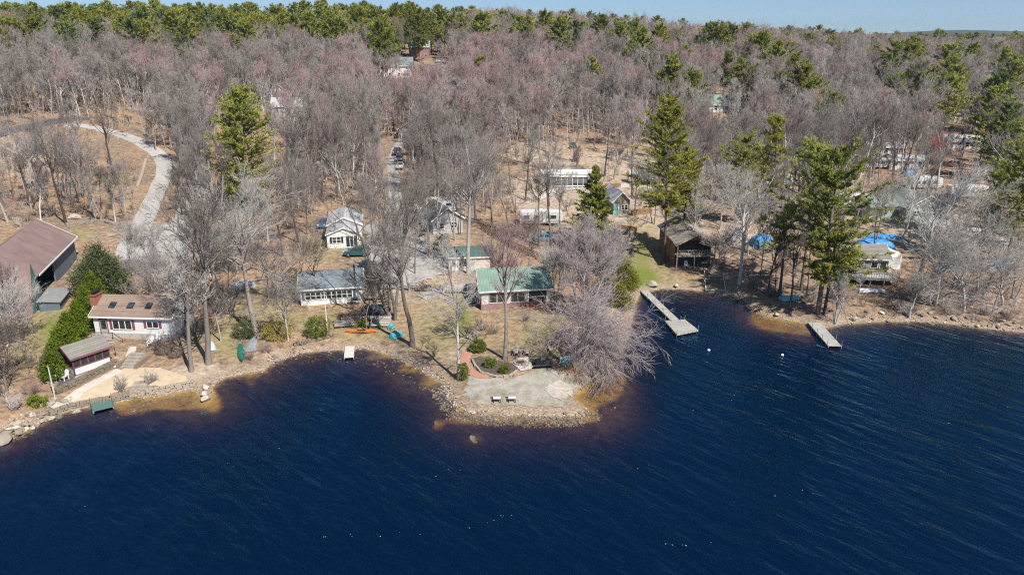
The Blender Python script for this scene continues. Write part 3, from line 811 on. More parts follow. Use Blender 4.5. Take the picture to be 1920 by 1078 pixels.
# ------------------------------------------------------------------ air
def haze():
    m, t, out = nt('air')
    v = N(t, 'ShaderNodeVolumePrincipled', Density=.00008, Anisotropy=.3); v.inputs['Color'].default_value = (.72, .86, 1, 1)
    t.links.new(v.outputs[0], out.inputs['Volume'])
    mb = MB(); mb.box(-6900, 6900, -700, 6900, -14, 130)
    return T(mb.build('haze', m), kind='stuff')
USE_HAZE = True
if USE_HAZE: haze()
# ------------------------------------------------------------------ buildings
SID_W = mat('siding_white', (.74, .73, .70), .6, .06, 1.2, lines=(2, .16, .12))
SID_CREAM = mat('siding_cream', (.62, .56, .50), .65, .08, 1.2, lines=(2, .18, .15))
SID_G = mat('siding_grey', (.40, .41, .41), .7, .1, 1.2, lines=(2, .18, .2))
SID_B = mat('siding_slate_blue', (.115, .15, .185), .7, .14, .8, lines=(1, .3, .2))
SID_SHADE = mat('siding_brown_shade', (.19, .125, .085), .8, .2, 1.0, lines=(2, .2, .3))
SID_OR = mat('siding_orange', (.33, .17, .08), .75, .15, 1.0, lines=(2, .2, .2))
SID_T = mat('siding_teal', (.07, .20, .21), .7, .15, .8)
TRIM = mat('trim_white', (.78, .77, .74), .5, .05)
MAROON = mat('paint_maroon', (.20, .07, .085), .6, .12)
BLUEP = mat('paint_blue', (.05, .10, .19), .6, .12)
BLACKP = mat('paint_black', (.02, .02, .022), .5, .2)
R_BROWN = mat('shingles_brown', (.255, .18, .14), .9, .2, .7, lines=(1, .28, .28), col2=(.33, .245, .195))
R_GREY = mat('shingles_blue_grey', (.175, .205, .22), .9, .14, .6, lines=(1, .28, .24))
R_LGREY = mat('shingles_light_grey', (.40, .40, .405), .9, .12, .6, lines=(0, .28, .22))
R_GREEN = mat('shingles_green', (.07, .125, .115), .9, .2, .7, lines=(1, .28, .28))
R_METAL = mat('roof_green_metal', (.17, .275, .215), .5, .14, .5, spec=.35, col2=(.26, .32, .275))
R_RED = mat('shingles_red_brown', (.22, .152, .138), .9, .3, .35, lines=(0, .3, .24))
R_TAUPE = mat('shingles_taupe', (.225, .212, .185), .9, .2, .7, lines=(1, .28, .28))
R_OLD = mat('shingles_weathered', (.33, .29, .24), .9, .2, .7, lines=(0, .28, .3))
BRICK = mat('brick_red', (.36, .15, .095), .85, .2, 3, lines=(2, .12, .35))
CONCB = mat('foundation_concrete', (.42, .40, .37), .9, .15)
RED_B = mat('foundation_red', (.28, .175, .155), .85, .15)
WOOD = mat('wood_weathered', (.36, .32, .27), .85, .18, 1.5, lines=(0, .17, .35))
WOOD_Y = mat('wood_weathered_across', (.40, .36, .31), .85, .18, 1.5, lines=(1, .17, .35))
WOODB = mat('wood_fence_brown', (.36, .23, .12), .8, .2, 1.5)
DOCKW = mat('dock_boards', (.40, .395, .36), .85, .16, 1.0, lines=(1, .22, .42))
SCREEN = mat('insect_screen', (.035, .032, .032), .7, .3, 1.2)
STEEL = mat('galvanised_steel', (.45, .46, .47), .4, .1, metal=.8)
RVW = mat('trailer_white', (.60, .60, .59), .4, .06, .8, spec=.5)
RVG = mat('trailer_grey_band', (.32, .33, .35), .4, .1, spec=.5)
TARP_B = mat('tarp_blue', (.03, .22, .55), .5, .25, 1.5, bump=.6, col2=(.10, .38, .68))
TARP_S = mat('tarp_silver', (.40, .42, .44), .45, .2, 1.5, bump=.6)
TARP_D = mat('tarp_dark', (.06, .065, .075), .6, .3, 1.5, bump=.6)
TARP_W = mat('tarp_white', (.78, .78, .77), .5, .08, 1.5, bump=.3)
RUBBER = mat('rubber', (.015, .015, .016), .8, .2)

def window(root, M, x, z, w, h, trim=TRIM, pane=GLASS, mull=0, rail=True, sh=None, name='window', th=.09):
    mb = MB(); mb.M = M; t = .08
    x0, x1 = x-w/2, x+w/2
    mb.box(x0-t, x1+t, -.07, .03, z+h, z+h+th); mb.box(x0-t-.02, x1+t+.02, -.09, .03, z-th, z)
    mb.box(x0-t, x0, -.07, .03, z, z+h); mb.box(x1, x1+t, -.07, .03, z, z+h)
    for k in range(mull):
        xm = x0 + w*(k+1)/(mull+1); mb.box(xm-.05, xm+.05, -.065, .03, z, z+h)
    if rail: mb.box(x0, x1, -.055, .03, z+h*.5-.03, z+h*.5+.03)
    f = mb.build(name, trim, root)
    p = MB(); p.M = M; p.box(x0, x1, -.025, .02, z, z+h); p.build('pane', pane, f)
    if sh:
        for s in (-1, 1):
            q = MB(); q.M = M; xs = x + s*(w/2+t+.03); q.box(min(xs, xs+s*.34), max(xs, xs+s*.34), -.06, .02, z-.06, z+h+.06); q.build('shutter', sh, f)
    return f

def door(root, M, x, w, h, m, z=0, trim=TRIM, glass=False):
    mb = MB(); mb.M = M
    mb.box(x-w/2, x+w/2, -.05, .03, z, z+h); d = mb.build('door', m, root)
    q = MB(); q.M = M; q.box(x-w/2-.1, x-w/2, -.08, .03, z, z+h+.1); q.box(x+w/2, x+w/2+.1, -.08, .03, z, z+h+.1); q.box(x-w/2, x+w/2, -.08, .03, z+h, z+h+.1); q.build('door_frame', trim, d)
    if glass:
        g = MB(); g.M = M; g.box(x-w/2+.12, x+w/2-.12, -.07, -.04, z+h*.35, z+h-.15); g.build('pane', GLASS, d)
    k = MB(); k.M = M; k.box(x+w/2-.14, x+w/2-.08, -.12, -.05, z+h*.45, z+h*.45+.08); k.build('handle', STEEL, d)
    return d

class House:
    """gabled house on a front base line seen between two plan-view points"""
    def __init__(s, name, label, pL, pR, depth, wh, rise, ridge, wall, roof, trim=TRIM, oh=.35, cat='house', found=None, fh=.4, zoff=0.0, group=None, wall_d=0):
        L, Rr = G(*pL), G(*pR)
        s.w = w = (Rr-L).xy.length; s.d = depth; s.h = wh; s.rise = rise
        c = (L+Rr)/2; yaw = math.atan2(Rr.y-L.y, Rr.x-L.x)
        s.root = thing(name, label, cat, (c.x, c.y, c.z+zoff), yaw, group)
        s.F = Matrix.Identity(4)
        s.L = Matrix(((0,1,0,-w/2),(-1,0,0,depth),(0,0,1,0),(0,0,0,1)))
        s.Rt = Matrix(((0,-1,0,w/2),(1,0,0,0),(0,0,1,0),(0,0,0,1)))
        e = .02
        mb = MB()
        if ridge == 'x': mb.prism([(0,-.02),(depth,-.02),(depth,wh),(depth/2,wh+rise-e),(0,wh)], 'x', -w/2, w/2)
        else: mb.prism([(-w/2,-.02),(w/2,-.02),(w/2,wh),(0,wh+rise-e),(-w/2,wh)], 'y', 0, depth)
        s.wall = mb.build('wall', wall, s.root)
        fb = MB(); fb.box(-w/2-.06, w/2+.06, -.06, depth+.06, -2.6, fh-.02 if found else 0.0); fb.build('foundation', found or CONCB, s.root)
        s.ridge = ridge; s.roof = s.make_roof(roof, trim, oh)
    def make_roof(s, roof, trim, oh):
        w, d, h, rise, t = s.w, s.d, s.h, s.rise, .16
        half = (d if s.ridge == 'x' else w)/2; k = rise/half
        a, b = -oh, 2*half+oh
        prof = [(a, h-oh*k), (a, h-oh*k+t), (half, h+rise+t), (b, h-oh*k+t), (b, h-oh*k), (half, h+rise)]
        prof = prof[::-1]
        mb = MB()
        if s.ridge == 'x': mb.prism(prof, 'x', -w/2-oh, w/2+oh)
        else: mb.prism([(p-half, q) for p, q in prof], 'y', -oh, d+oh)
        o = mb.build('roof', roof, s.root)
        f = MB()
        if s.ridge == 'x':
            f.box(-w/2-oh-.01, w/2+oh+.01, -oh-.05, -oh-.003, h-oh*k-.07, h-oh*k+t-.02)
            for sx in (-1, 1):
                x = sx*(w/2+oh+.025)
                for (p0, q0), (p1, q1) in (((a, h-oh*k), (half, h+rise)), ((half, h+rise), (b, h-oh*k))):
                    f.beam((x, p0, q0+.05), (x, p1, q1+.05), .045, .2)
        else:
            for yy in (-oh-.025, d+oh+.025):
                f = MB()
                for sx in (-1, 1): f.beam((sx*(half+oh), yy, h-oh*k+.05), (0, yy, h+rise+.05), .045, .2)
                f.build('trim', trim, o)
        if s.ridge == 'x': f.build('trim', trim, o)
        return o

# ---- brown roofed cottage above the beach
h = House('beach_cottage', 'white cottage with brown shingled roof, skylights, red shutters and brick chimney', (181,632), (327,640), 6.0, 2.75, 1.7, 'x', SID_W, R_BROWN, found=CONCB, fh=.3, zoff=.55)
w = h.w
door(h.root, h.F, -w/2+1.35, .95, 2.05, mat('paint_pale_door', (.45, .42, .42), .5), .1, trim=MAROON, glass=True)
window(h.root, h.F, -w/2+3.9, .85, 2.5, 1.2, mull=2, rail=False, sh=MAROON)
window(h.root, h.F, w/2-2.6, 1.15, 1.5, .85, mull=1, rail=False, sh=MAROON)
for i, xx in enumerate((-w/2+2.2, -w/2+4.7, -w/2+7.2)):
    mb = MB(); yy = 1.35; k = h.rise/3.0; zz = h.h + yy*k + .16
    mb.M = Matrix.Translation((xx, yy, zz)) @ Matrix.Rotation(math.atan(k), 4, 'X'); mb.box(-.42, .42, -.5, .5, .0, .1); f = mb.build('skylight', BLACKP, h.root)
    p = MB(); p.M = mb.M; p.box(-.35, .35, -.43, .43, .08, .115); p.build('pane', GLASS, f)
mb = MB(); mb.box(-w/2-.75, -w/2-.003, 1.2, 2.9, -1.5, 4.9); mb.box(-w/2-.82, -w/2+.1, 1.12, 2.98, 4.9, 5.05); ch = mb.build('chimney', BRICK, h.root)
mb = MB(); mb.box(-w/2-.6, -w/2-.15, 1.5, 2.6, 5.05, 5.35); mb.box(-w/2-.68, -w/2-.07, 1.42, 2.68, 5.35, 5.42); mb.build('chimney_cap', BLACKP, ch)
# its stoop and steps
x0 = -w/2+.3
mb = MB(); mb.box(x0, x0+3.0, -1.5, -.06, -.25, -.05); 
for i in range(4): mb.box(x0+3.0+.3*i, x0+3.3+.3*i, -1.4, -.2, -1.2, -.28-.24*i)
st = mb.build('stoop', WOOD, h.root)
mb = MB(); mb.box(x0, x0+3.0, -1.42, -1.36, -1.4, -.25); mb.build('stoop_skirt', TRIM, st)
mb = MB()
for xx in (x0+.05, x0+1.5, x0+2.95): mb.box(xx-.04, xx+.04, -1.48, -1.4, -.05, .95)
mb.beam((x0, -1.44, .9), (x0+3, -1.44, .9), .07, .07); mb.beam((x0+3, -1.44, .9), (x0+4.2, -1.44, .0), .07, .07); mb.box(x0+4.15, x0+4.23, -1.48, -1.4, -1.2, 0)
mb.build('railing', mat('wood_dark', (.10, .075, .06), .8), h.root)
BEACH = h

# ---- screened summer house on the beach terrace
h = House('screen_house', 'small screened summer house with maroon posts and grey roof above the beach', (142,708), (209,683), 3.5, 2.35, .95, 'x', SID_W, R_TAUPE, MAROON, .3, 'summer house', zoff=.15)
w, d = h.w, h.d
mb = MB()
n = 5
for i in range(n+1):
    x = -w/2 + w*i/n; mb.box(x-.07, x+.07, -.07, .04, 0 if i in (0, n) else 1.0, 2.28)
mb.box(-w/2, w/2, -.06, .04, .95, 1.07); mb.box(-w/2, w/2, -.06, .04, 2.2, 2.33); mb.box(-w/2, w/2, -.05, .04, 0, .1)
mb.M = h.L
for i in range(4):
    x = d*i/3; mb.box(x-.07, x+.07, -.065, .04, 0 if i in (0, 3) else 1.0, 2.28)
mb.box(0, d, -.055, .04, .95, 1.07); mb.box(0, d, -.055, .04, 2.2, 2.33); mb.box(0, d, -.045, .04, 0, .1)
mb.build('post_frame', MAROON, h.root)
for M, a, b in ((h.F, -w/2+.05, w/2-.05), (h.L, .05, d-.05)):
    mb = MB(); mb.M = M; mb.box(a, b, -.03, .02, 1.05, 2.22); mb.build('screen', SCREEN, h.root)

# ---- lake cottage with the row of windows
h = House('lake_cottage', 'white cottage with blue grey roof and a row of nine lake windows', (565,574), (681,569), 7.2, 2.7, 1.55, 'x', SID_W, R_GREY, zoff=.0)
w = h.w
for i in range(9):
    window(h.root, h.F, -w/2+1.1+i*(w-2.1)/9.2, 1.0, .72, 1.1, rail=True)
for xx in (-w/2+.42, -w/2+1.1+8*(w-2.1)/9.2+.72):
    mb = MB(); mb.box(xx-.17, xx+.17, -.06, .02, .9, 2.2); mb.build('shutter', BLUEP, h.root)
k = h.rise/3.6
mb = MB(); mb.tube((w/2-1.0, .9, h.h+.9*k), (w/2-1.0, .9, h.h+3.0), .11, n=8); mb.tube((w/2-1.0, .9, h.h+3.0), (w/2-1.0, .9, h.h+3.2), .17, .05, 8); mb.build('stovepipe', BLACKP, h.roof)
mb = MB(); mb.M = h.L; mb.box(h.d-2.2, h.d-1.3, -.5, -.01, .5, 1.4); mb.build('air_conditioner', RVW, h.root)
mb = MB(); mb.M = h.Rt; mb.box(.4, 1.3, -.05, .03, .9, 2.0); mb.build('window', GLASS, h.root)
LAKE = h

# ---- garage in two heights
h = House('garage', 'white garage with grey roof, sliding door and black shutters', (614.5,467), (677,462), 5.0, 2.55, 1.15, 'y', SID_W, R_LGREY, oh=.25)
w = h.w
window(h.root, h.F, -w/2+1.7, .95, 1.45, 1.05, mull=1, sh=BLACKP)
window(h.root, h.F, w/2-1.6, .1, 2.0, 2.05, mull=2, rail=False, name='sliding_door')
mb = MB(); W2 = w/2+.15; mb.prism([(-W2,-.5),(W2,-.5),(W2,2.95),(0,4.35),(-W2,2.95)], 'y', 5.003, 15.0); mb.build('rear_wall', SID_W, h.root)
mb = MB(); mb.prism([(-W2-.3,2.85),(0,4.38),(W2+.3,2.85),(W2+.3,3.0),(0,4.55),(-W2-.3,3.0)], 'y', 4.75, 15.3); mb.build('rear_roof', R_LGREY, h.root)
mb = MB()
for sx in (-1, 1): mb.beam((sx*(W2+.3), 4.72, 2.92), (0, 4.72, 4.47), .05, .2)
mb.build('trim', TRIM, h.root)

# ---- green shingled shed
h = House('green_shed', 'small cream shed with green shingled roof and wide window behind the tall trunk', (841,508), (919,507), 4.4, 2.35, 1.15, 'x', SID_CREAM, R_GREEN, oh=.25, cat='shed')
w = h.w
door(h.root, h.F, -w/2+.95, .8, 1.95, TRIM, .05, glass=True)
window(h.root, h.F, -w/2+2.7, .65, 1.7, 1.25, mull=0, rail=False)
# ---- green metal roofed house
h = House('point_house', 'cream house with green metal roof and big lake windows on the point', (903,582), (1031,577), 8.6, 3.1, 1.9, 'x', SID_CREAM, R_METAL, found=RED_B, fh=.95, cat='house', oh=.4)
w = h.w
mb = MB()
for i in range(27):
    x = -w/2-.35 + i*(w+.7)/26
    for sgn in (1,):
        kk = h.rise/4.3; mb.beam((x, -.4, h.h-.4*kk+.175), (x, 4.3, h.h+h.rise+.175), .05, .05)
mb.build('roof_seam', R_METAL, h.roof)
window(h.root, h.F, -w/2+2.3, 1.15, 2.3, 1.45, mull=1, rail=False, trim=SID_CREAM)
window(h.root, h.F, -w/2+5.4, 1.15, 2.0, 1.45, mull=1, rail=False, trim=SID_CREAM)
mb = MB(); mb.box(w/2-3.3, w/2-.4, -.03, .02, .98, 2.75); mb.build('porch_opening', SCREEN, h.root)
mb = MB()
for xx in (w/2-3.3, w/2-.45): mb.box(xx-.1, xx+.1, -.08, .02, .98, 2.85)
mb.box(w/2-3.2, w/2-.5, -.06, .02, 1.75, 1.85); mb.build('porch_post', TRIM, h.root)
mb = MB(); mb.M = h.L; mb.box(0, h.d, -.02, .02, 0.95, 3.08); mb.build('side_shade_sheet', SID_SHADE, h.root)  # brown sheet over the left wall, its shade put into the colour
mb = MB()
for i in range(4): mb.box(-w/2+6.6, -w/2+7.9, -.35-.3*i-.3, -.35-.3*i, -.6, .75-.22*i)
mb.box(-w/2+6.6, -w/2+7.9, -.36, -.06, -.6, .8); mb.build('front_steps', BRICK, h.root)
POINT = h

# ---- small grey gabled house behind the shed
h = House('grey_house', 'small grey gabled house among tall trunks behind the shed', (812,440), (868,436), 8, 2.9, 2.1, 'y', SID_G, R_GREY, oh=.4)
window(h.root, h.F, -1.3, 1.0, .9, 1.1); window(h.root, h.F, 1.2, 1.0, .9, 1.1)

# ---- barn with cross gable
L_, R_ = G(77,566), G(145,484)
yaw = math.atan2(R_.y-L_.y, R_.x-L_.x); wb_ = (R_-L_).xy.length; c = (L_+R_)/2
root = thing('barn', 'long slate blue barn with red brown roof and open bay at the left edge', 'barn', (c.x, c.y, min(L_.z, R_.z)-.1), yaw)
hw = wb_/2; H1, RS, DB = 4.4, 3.2, 10.0
ox0, ox1 = -hw+.6, -hw+8.6
mb = MB(); mb.box(ox1, hw, 0, .25, -.8, H1); mb.box(-hw, ox0, 0, .25, -.8, H1); mb.box(ox0, ox1, 0, .25, 3.7, H1)
mb.box(-hw, hw, DB-.25, DB, -.8, H1)
mb.prism([(.25,-.8),(DB-.25,-.8),(DB-.25,H1),(DB/2,H1+RS-.3),(.25,H1)], 'x', hw-.25, hw); mb.prism([(.25,-.8),(DB-.25,-.8),(DB-.25,H1),(DB/2,H1+RS-.3),(.25,H1)], 'x', ox1+3, ox1+3.2)
mb.build('wall', SID_B, root)
kk = RS/(DB/2)
mb = MB(); mb.prism([(-.5,H1-.5*kk),(DB/2,H1+RS),(DB+.5,H1-.5*kk),(DB+.5,H1-.5*kk+.2),(DB/2,H1+RS+.2),(-.5,H1-.5*kk+.2)], 'x', -hw-2, hw+.5); rf = mb.build('roof', R_RED, root)
mb = MB(); mb.box(-hw, hw+.5, -.6, -.505, H1-.5*kk-.05, H1-.5*kk+.18); mb.beam((hw+.53, -.5, H1-.5*kk+.1), (hw+.53, DB/2, H1+RS+.1), .05, .25); mb.build('trim', TRIM, rf)
mb = MB(); mb.box(ox0, ox1+2.8, .3, DB-.3, -.5, -.03); mb.build('floor', CONCB, root)
# cross gable towards the yard
gx0, gx1 = -hw-4.6, -hw-.02; gm_ = (gx0+gx1)/2; AP = 6.6
mb = MB(); mb.prism([(gx0,-1.2),(gx1,-1.2),(gx1,1.5),(gm_,AP),(gx0,1.1)], 'y', -.4, 16); mb.build('gable_wall', SID_T, root)
mb = MB(); mb.prism([(gx0-.9,-.7),(gm_,AP+.03),(gx1+.02,1.6),(gx1+.02,1.75),(gm_,AP+.2),(gx0-.9,-.5)], 'y', -.43, 17); mb.build('gable_roof', R_RED, root)
mb = MB(); mb.tube((gm_-1.2, 4.0, 3.6), (gm_-1.2, 4.0, 5.9), .12, n=8); mb.build('roof_vent', TRIM, root)
# lean-to in front of the bay
p = G(107,571); lt = thing('lean_to', 'low grey topped lean-to shed beside the open barn bay', 'shed', p, yaw)
mb = MB(); mb.box(-2.9, 2.9, -1.2, 1.4, -1.2, 1.05); mb.build('wall', SID_B, lt)
mb = MB(); mb.prism([(-1.45,1.1),(1.6,1.45),(1.6,1.57),(-1.45,1.22)], 'x', -3.1, 3.1); mb.build('roof', mat('roof_felt_grey', (.24, .245, .24), .9, .2, 1), lt)

# ---- two storey camp with porch
L_, R_ = G(1262,499), G(1331,497)
h = House('camp', 'two storey orange camp with open porch over a furnished lower bay', (1262,499), (1331,497), 10.5, 4.6, 1.6, 'y', SID_OR, R_OLD, mat('trim_brown', (.23, .17, .12), .8), .45, 'cabin')
w = h.w
mb = MB(); mb.box(-w/2+.15, w/2-.15, -.04, .02, .1, 2.1); mb.build('bay_shade_panel', mat('shade_interior', (.05, .055, .06), .9), h.root)  # flat dark panel on the wall, shade of the open bay painted in
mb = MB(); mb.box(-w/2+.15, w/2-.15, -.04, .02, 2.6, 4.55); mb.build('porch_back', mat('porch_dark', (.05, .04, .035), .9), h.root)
mb = MB(); mb.box(-w/2-.1, w/2+.1, -2.2, -.045, 2.25, 2.45); dk = mb.build('deck', WOOD, h.root)
mb = MB()
for i in range(15):
    x = -w/2 + w*i/14; mb.box(x-.025, x+.025, -2.17, -2.12, 2.45, 3.35)
mb.box(-w/2-.1, w/2+.1, -2.2, -2.1, 3.35, 3.43); mb.build('railing', WOOD, dk)
for x in (-w/2, -.2, w/2):
    mb = MB(); mb.box(x-.09, x+.09, -2.15, -1.97, -.6, 2.25); mb.build('post', WOOD, h.root)
for x in (-w/2, w/2):
    mb = MB(); mb.box(x-.08, x+.08, -2.15, -1.99, 2.45, 4.3); mb.build('post', WOOD, h.root)
mb = MB(); mb.prism([(-w/2-.45,4.2),(0,6.15),(w/2+.45,4.2),(w/2+.45,4.38),(0,6.35),(-w/2-.45,4.38)], 'y', -2.5, -.47); mb.build('porch_roof', R_OLD, h.root)
CAMP = h
# ---- camp cabin with metal roof
h = House('cabin', 'brown cabin with silver metal roof and teal door beside the pointed spruce', (1149,404), (1180,400), 8.0, 3.0, 1.8, 'y', mat('siding_driftwood', (.27, .235, .19), .8, .15, 1.0, lines=(2, .2, .25)), mat('roof_silver_metal', (.42, .43, .45), .4, .15, .8, spec=.5), oh=.5, cat='cabin')
door(h.root, h.F, -h.w/2+.7, .9, 2.0, mat('paint_turquoise', (.10, .42, .42), .6), .1)
window(h.root, h.F, .7, .9, 1.3, 1.1, mull=1)
# ---- deck cottage
h = House('deck_cottage', 'brown roofed cottage with wide weathered deck among the shore trees', (1578,520), (1661,522), 6.0, 2.5, 1.5, 'x', mat('siding_grey_brown', (.27, .24, .21), .8, .12, 1, lines=(2, .2, .2)), R_TAUPE, cat='cottage', oh=.4, zoff=.9)
w = h.w
for x in (-w/2+1.2, -w/2+2.7, -w/2+4.9, -w/2+6.3): window(h.root, h.F, x, .8, 1.0, 1.0, rail=False, mull=0)
mb = MB(); mb.box(-w/2-1.0, w/2+.6, -3.6, -.07, -.22, -.05); dk = mb.build('deck', mat('deck_boards_pale', (.50, .475, .43), .85, .15, 1.2, lines=(0, .17, .3)), h.root)
mb = MB()
n = 22
for i in range(n+1):
    x = -w/2-1.0 + (w+1.6)*i/n; mb.box(x-.03, x+.03, -3.6, -3.54, -.05, .85)
for i in range(8):
    y = -3.5+i*.48
    for x in (-w/2-.97, w/2+.57): mb.box(x-.03, x+.03, y-.03, y+.03, -.05, .85)
mb.box(-w/2-1.04, w/2+.64, -3.62, -3.52, .85, .93)
for x in (-w/2-.97, w/2+.57): mb.box(x-.05, x+.05, -3.5, -.1, .85, .93)
mb.build('railing', mat('wood_grey_rail', (.42, .41, .38), .85, .15), dk)
mb = MB()
for i in range(5):
    x = -w/2-.9 + (w+1.4)*i/4; mb.box(x-.09, x+.09, -3.5, -3.3, -2.6, -.22)
mb.build('post', WOOD, h.root)
DECKC = h
# ---- grey green house with white trimmed gable
h = House('green_grey_house', 'grey green house with white trimmed gable behind the deck cottage', (1696,416), (1772,412), 11, 3.0, 2.3, 'y', mat('siding_sage', (.36, .39, .35), .7, .1), mat('shingles_sage', (.20, .235, .215), .9, .15), oh=.5)
w = h.w
window(h.root, h.F, -w/4, 1.0, 1.2, 1.2, mull=1); window(h.root, h.F, w/4, 1.0, 1.6, 1.2, mull=1)
mb = MB(); mb.box(-w/2-6.5, -w/2-.01, 2.5, 9, -1, 2.8); mb.build('wing_wall', mat('siding_sage', (.36, .39, .35)), h.root)
mb = MB(); mb.prism([(2.0,2.7),(5.75,4.6),(9.5,2.7),(9.5,2.88),(5.75,4.8),(2.0,2.88)], 'x', -w/2-6.9, -w/2-.02); mb.build('wing_roof', mat('shingles_sage', (.20, .235, .215)), h.root)
# ---- houses deep in the woods
def far_house(label, px, py, w, d, wh, rise, ridge, wall, roof, sink=0.0, wins=3, rows=1, name='house'):
    b = G(px, py); b.z -= 0
    h = House.__new__(House); h.w, h.d, h.h, h.rise, h.ridge = w, d, wh, rise, ridge
    h.root = thing(name, label, 'house', b, math.atan2(-b.x, b.y)*.4)
    h.F = Matrix.Identity(4)
    mb = MB()
    if ridge == 'x': mb.prism([(0,-2),(d,-2),(d,wh),(d/2,wh+rise-.02),(0,wh)], 'x', -w/2, w/2)
    else: mb.prism([(-w/2,-2),(w/2,-2),(w/2,wh),(0,wh+rise-.02),(-w/2,wh)], 'y', 0, d)
    mb.build('wall', wall, h.root); h.make_roof(roof, TRIM, .4)
    for r in range(rows):
        for i in range(wins): window(h.root, h.F, -w/2 + w*(i+.5)/wins, 1.0+2.7*r, 1.0, 1.2)
    return h
far_house('distant red brown house with pale roof high in the woods', 786, 112, 9, 8, 5.2, 2.6, 'x', mat('siding_rust', (.30, .17, .15), .8), R_LGREY, rows=2)
far_house('distant pale house with dark roof left of the red brown one', 740, 148, 14, 9, 5.0, 3.0, 'x', SID_W, R_GREY, rows=2, wins=4)
far_house('grey house with long deck behind the great lone pine', 552, 216, 15, 8, 3.0, 2.4, 'x', SID_G, R_LGREY, wins=4)
far_house('pale gabled house glimpsed above the great lone pine', 508, 186, 8, 8, 4.0, 3.4, 'y', SID_W, R_LGREY, wins=2)
far_house('pale grey shed at the far end of the straight driveway', 766, 260, 6, 6, 2.8, 1.6, 'y', SID_G, R_LGREY, wins=1)
far_house('green metal roofed cabin half hidden in the right woods', 1352, 212, 16, 9, 2.8, 3.0, 'x', SID_W, R_METAL, wins=4)
far_house('pale hillside house with railed deck at the right', 1795, 232, 14, 8, 3.2, 1.2, 'x', SID_CREAM, R_OLD, wins=4)
far_house('white cottage below the hillside deck house', 1812, 282, 13, 7, 2.6, 1.3, 'x', SID_W, R_LGREY, wins=3)
far_house('white flat roofed cottage in the right woods left of the red bush', 1660, 292, 10, 6, 2.5, .9, 'x', SID_W, R_LGREY, wins=3)
far_house('small white cottage below the flat roofed one', 1700, 318, 9, 6, 2.5, 1.0, 'x', SID_W, R_LGREY, wins=3)
far_house('pale grey house above mid woods clearing', 1015, 150, 11, 7, 3.0, 2.0, 'x', SID_G, R_LGREY, wins=3)
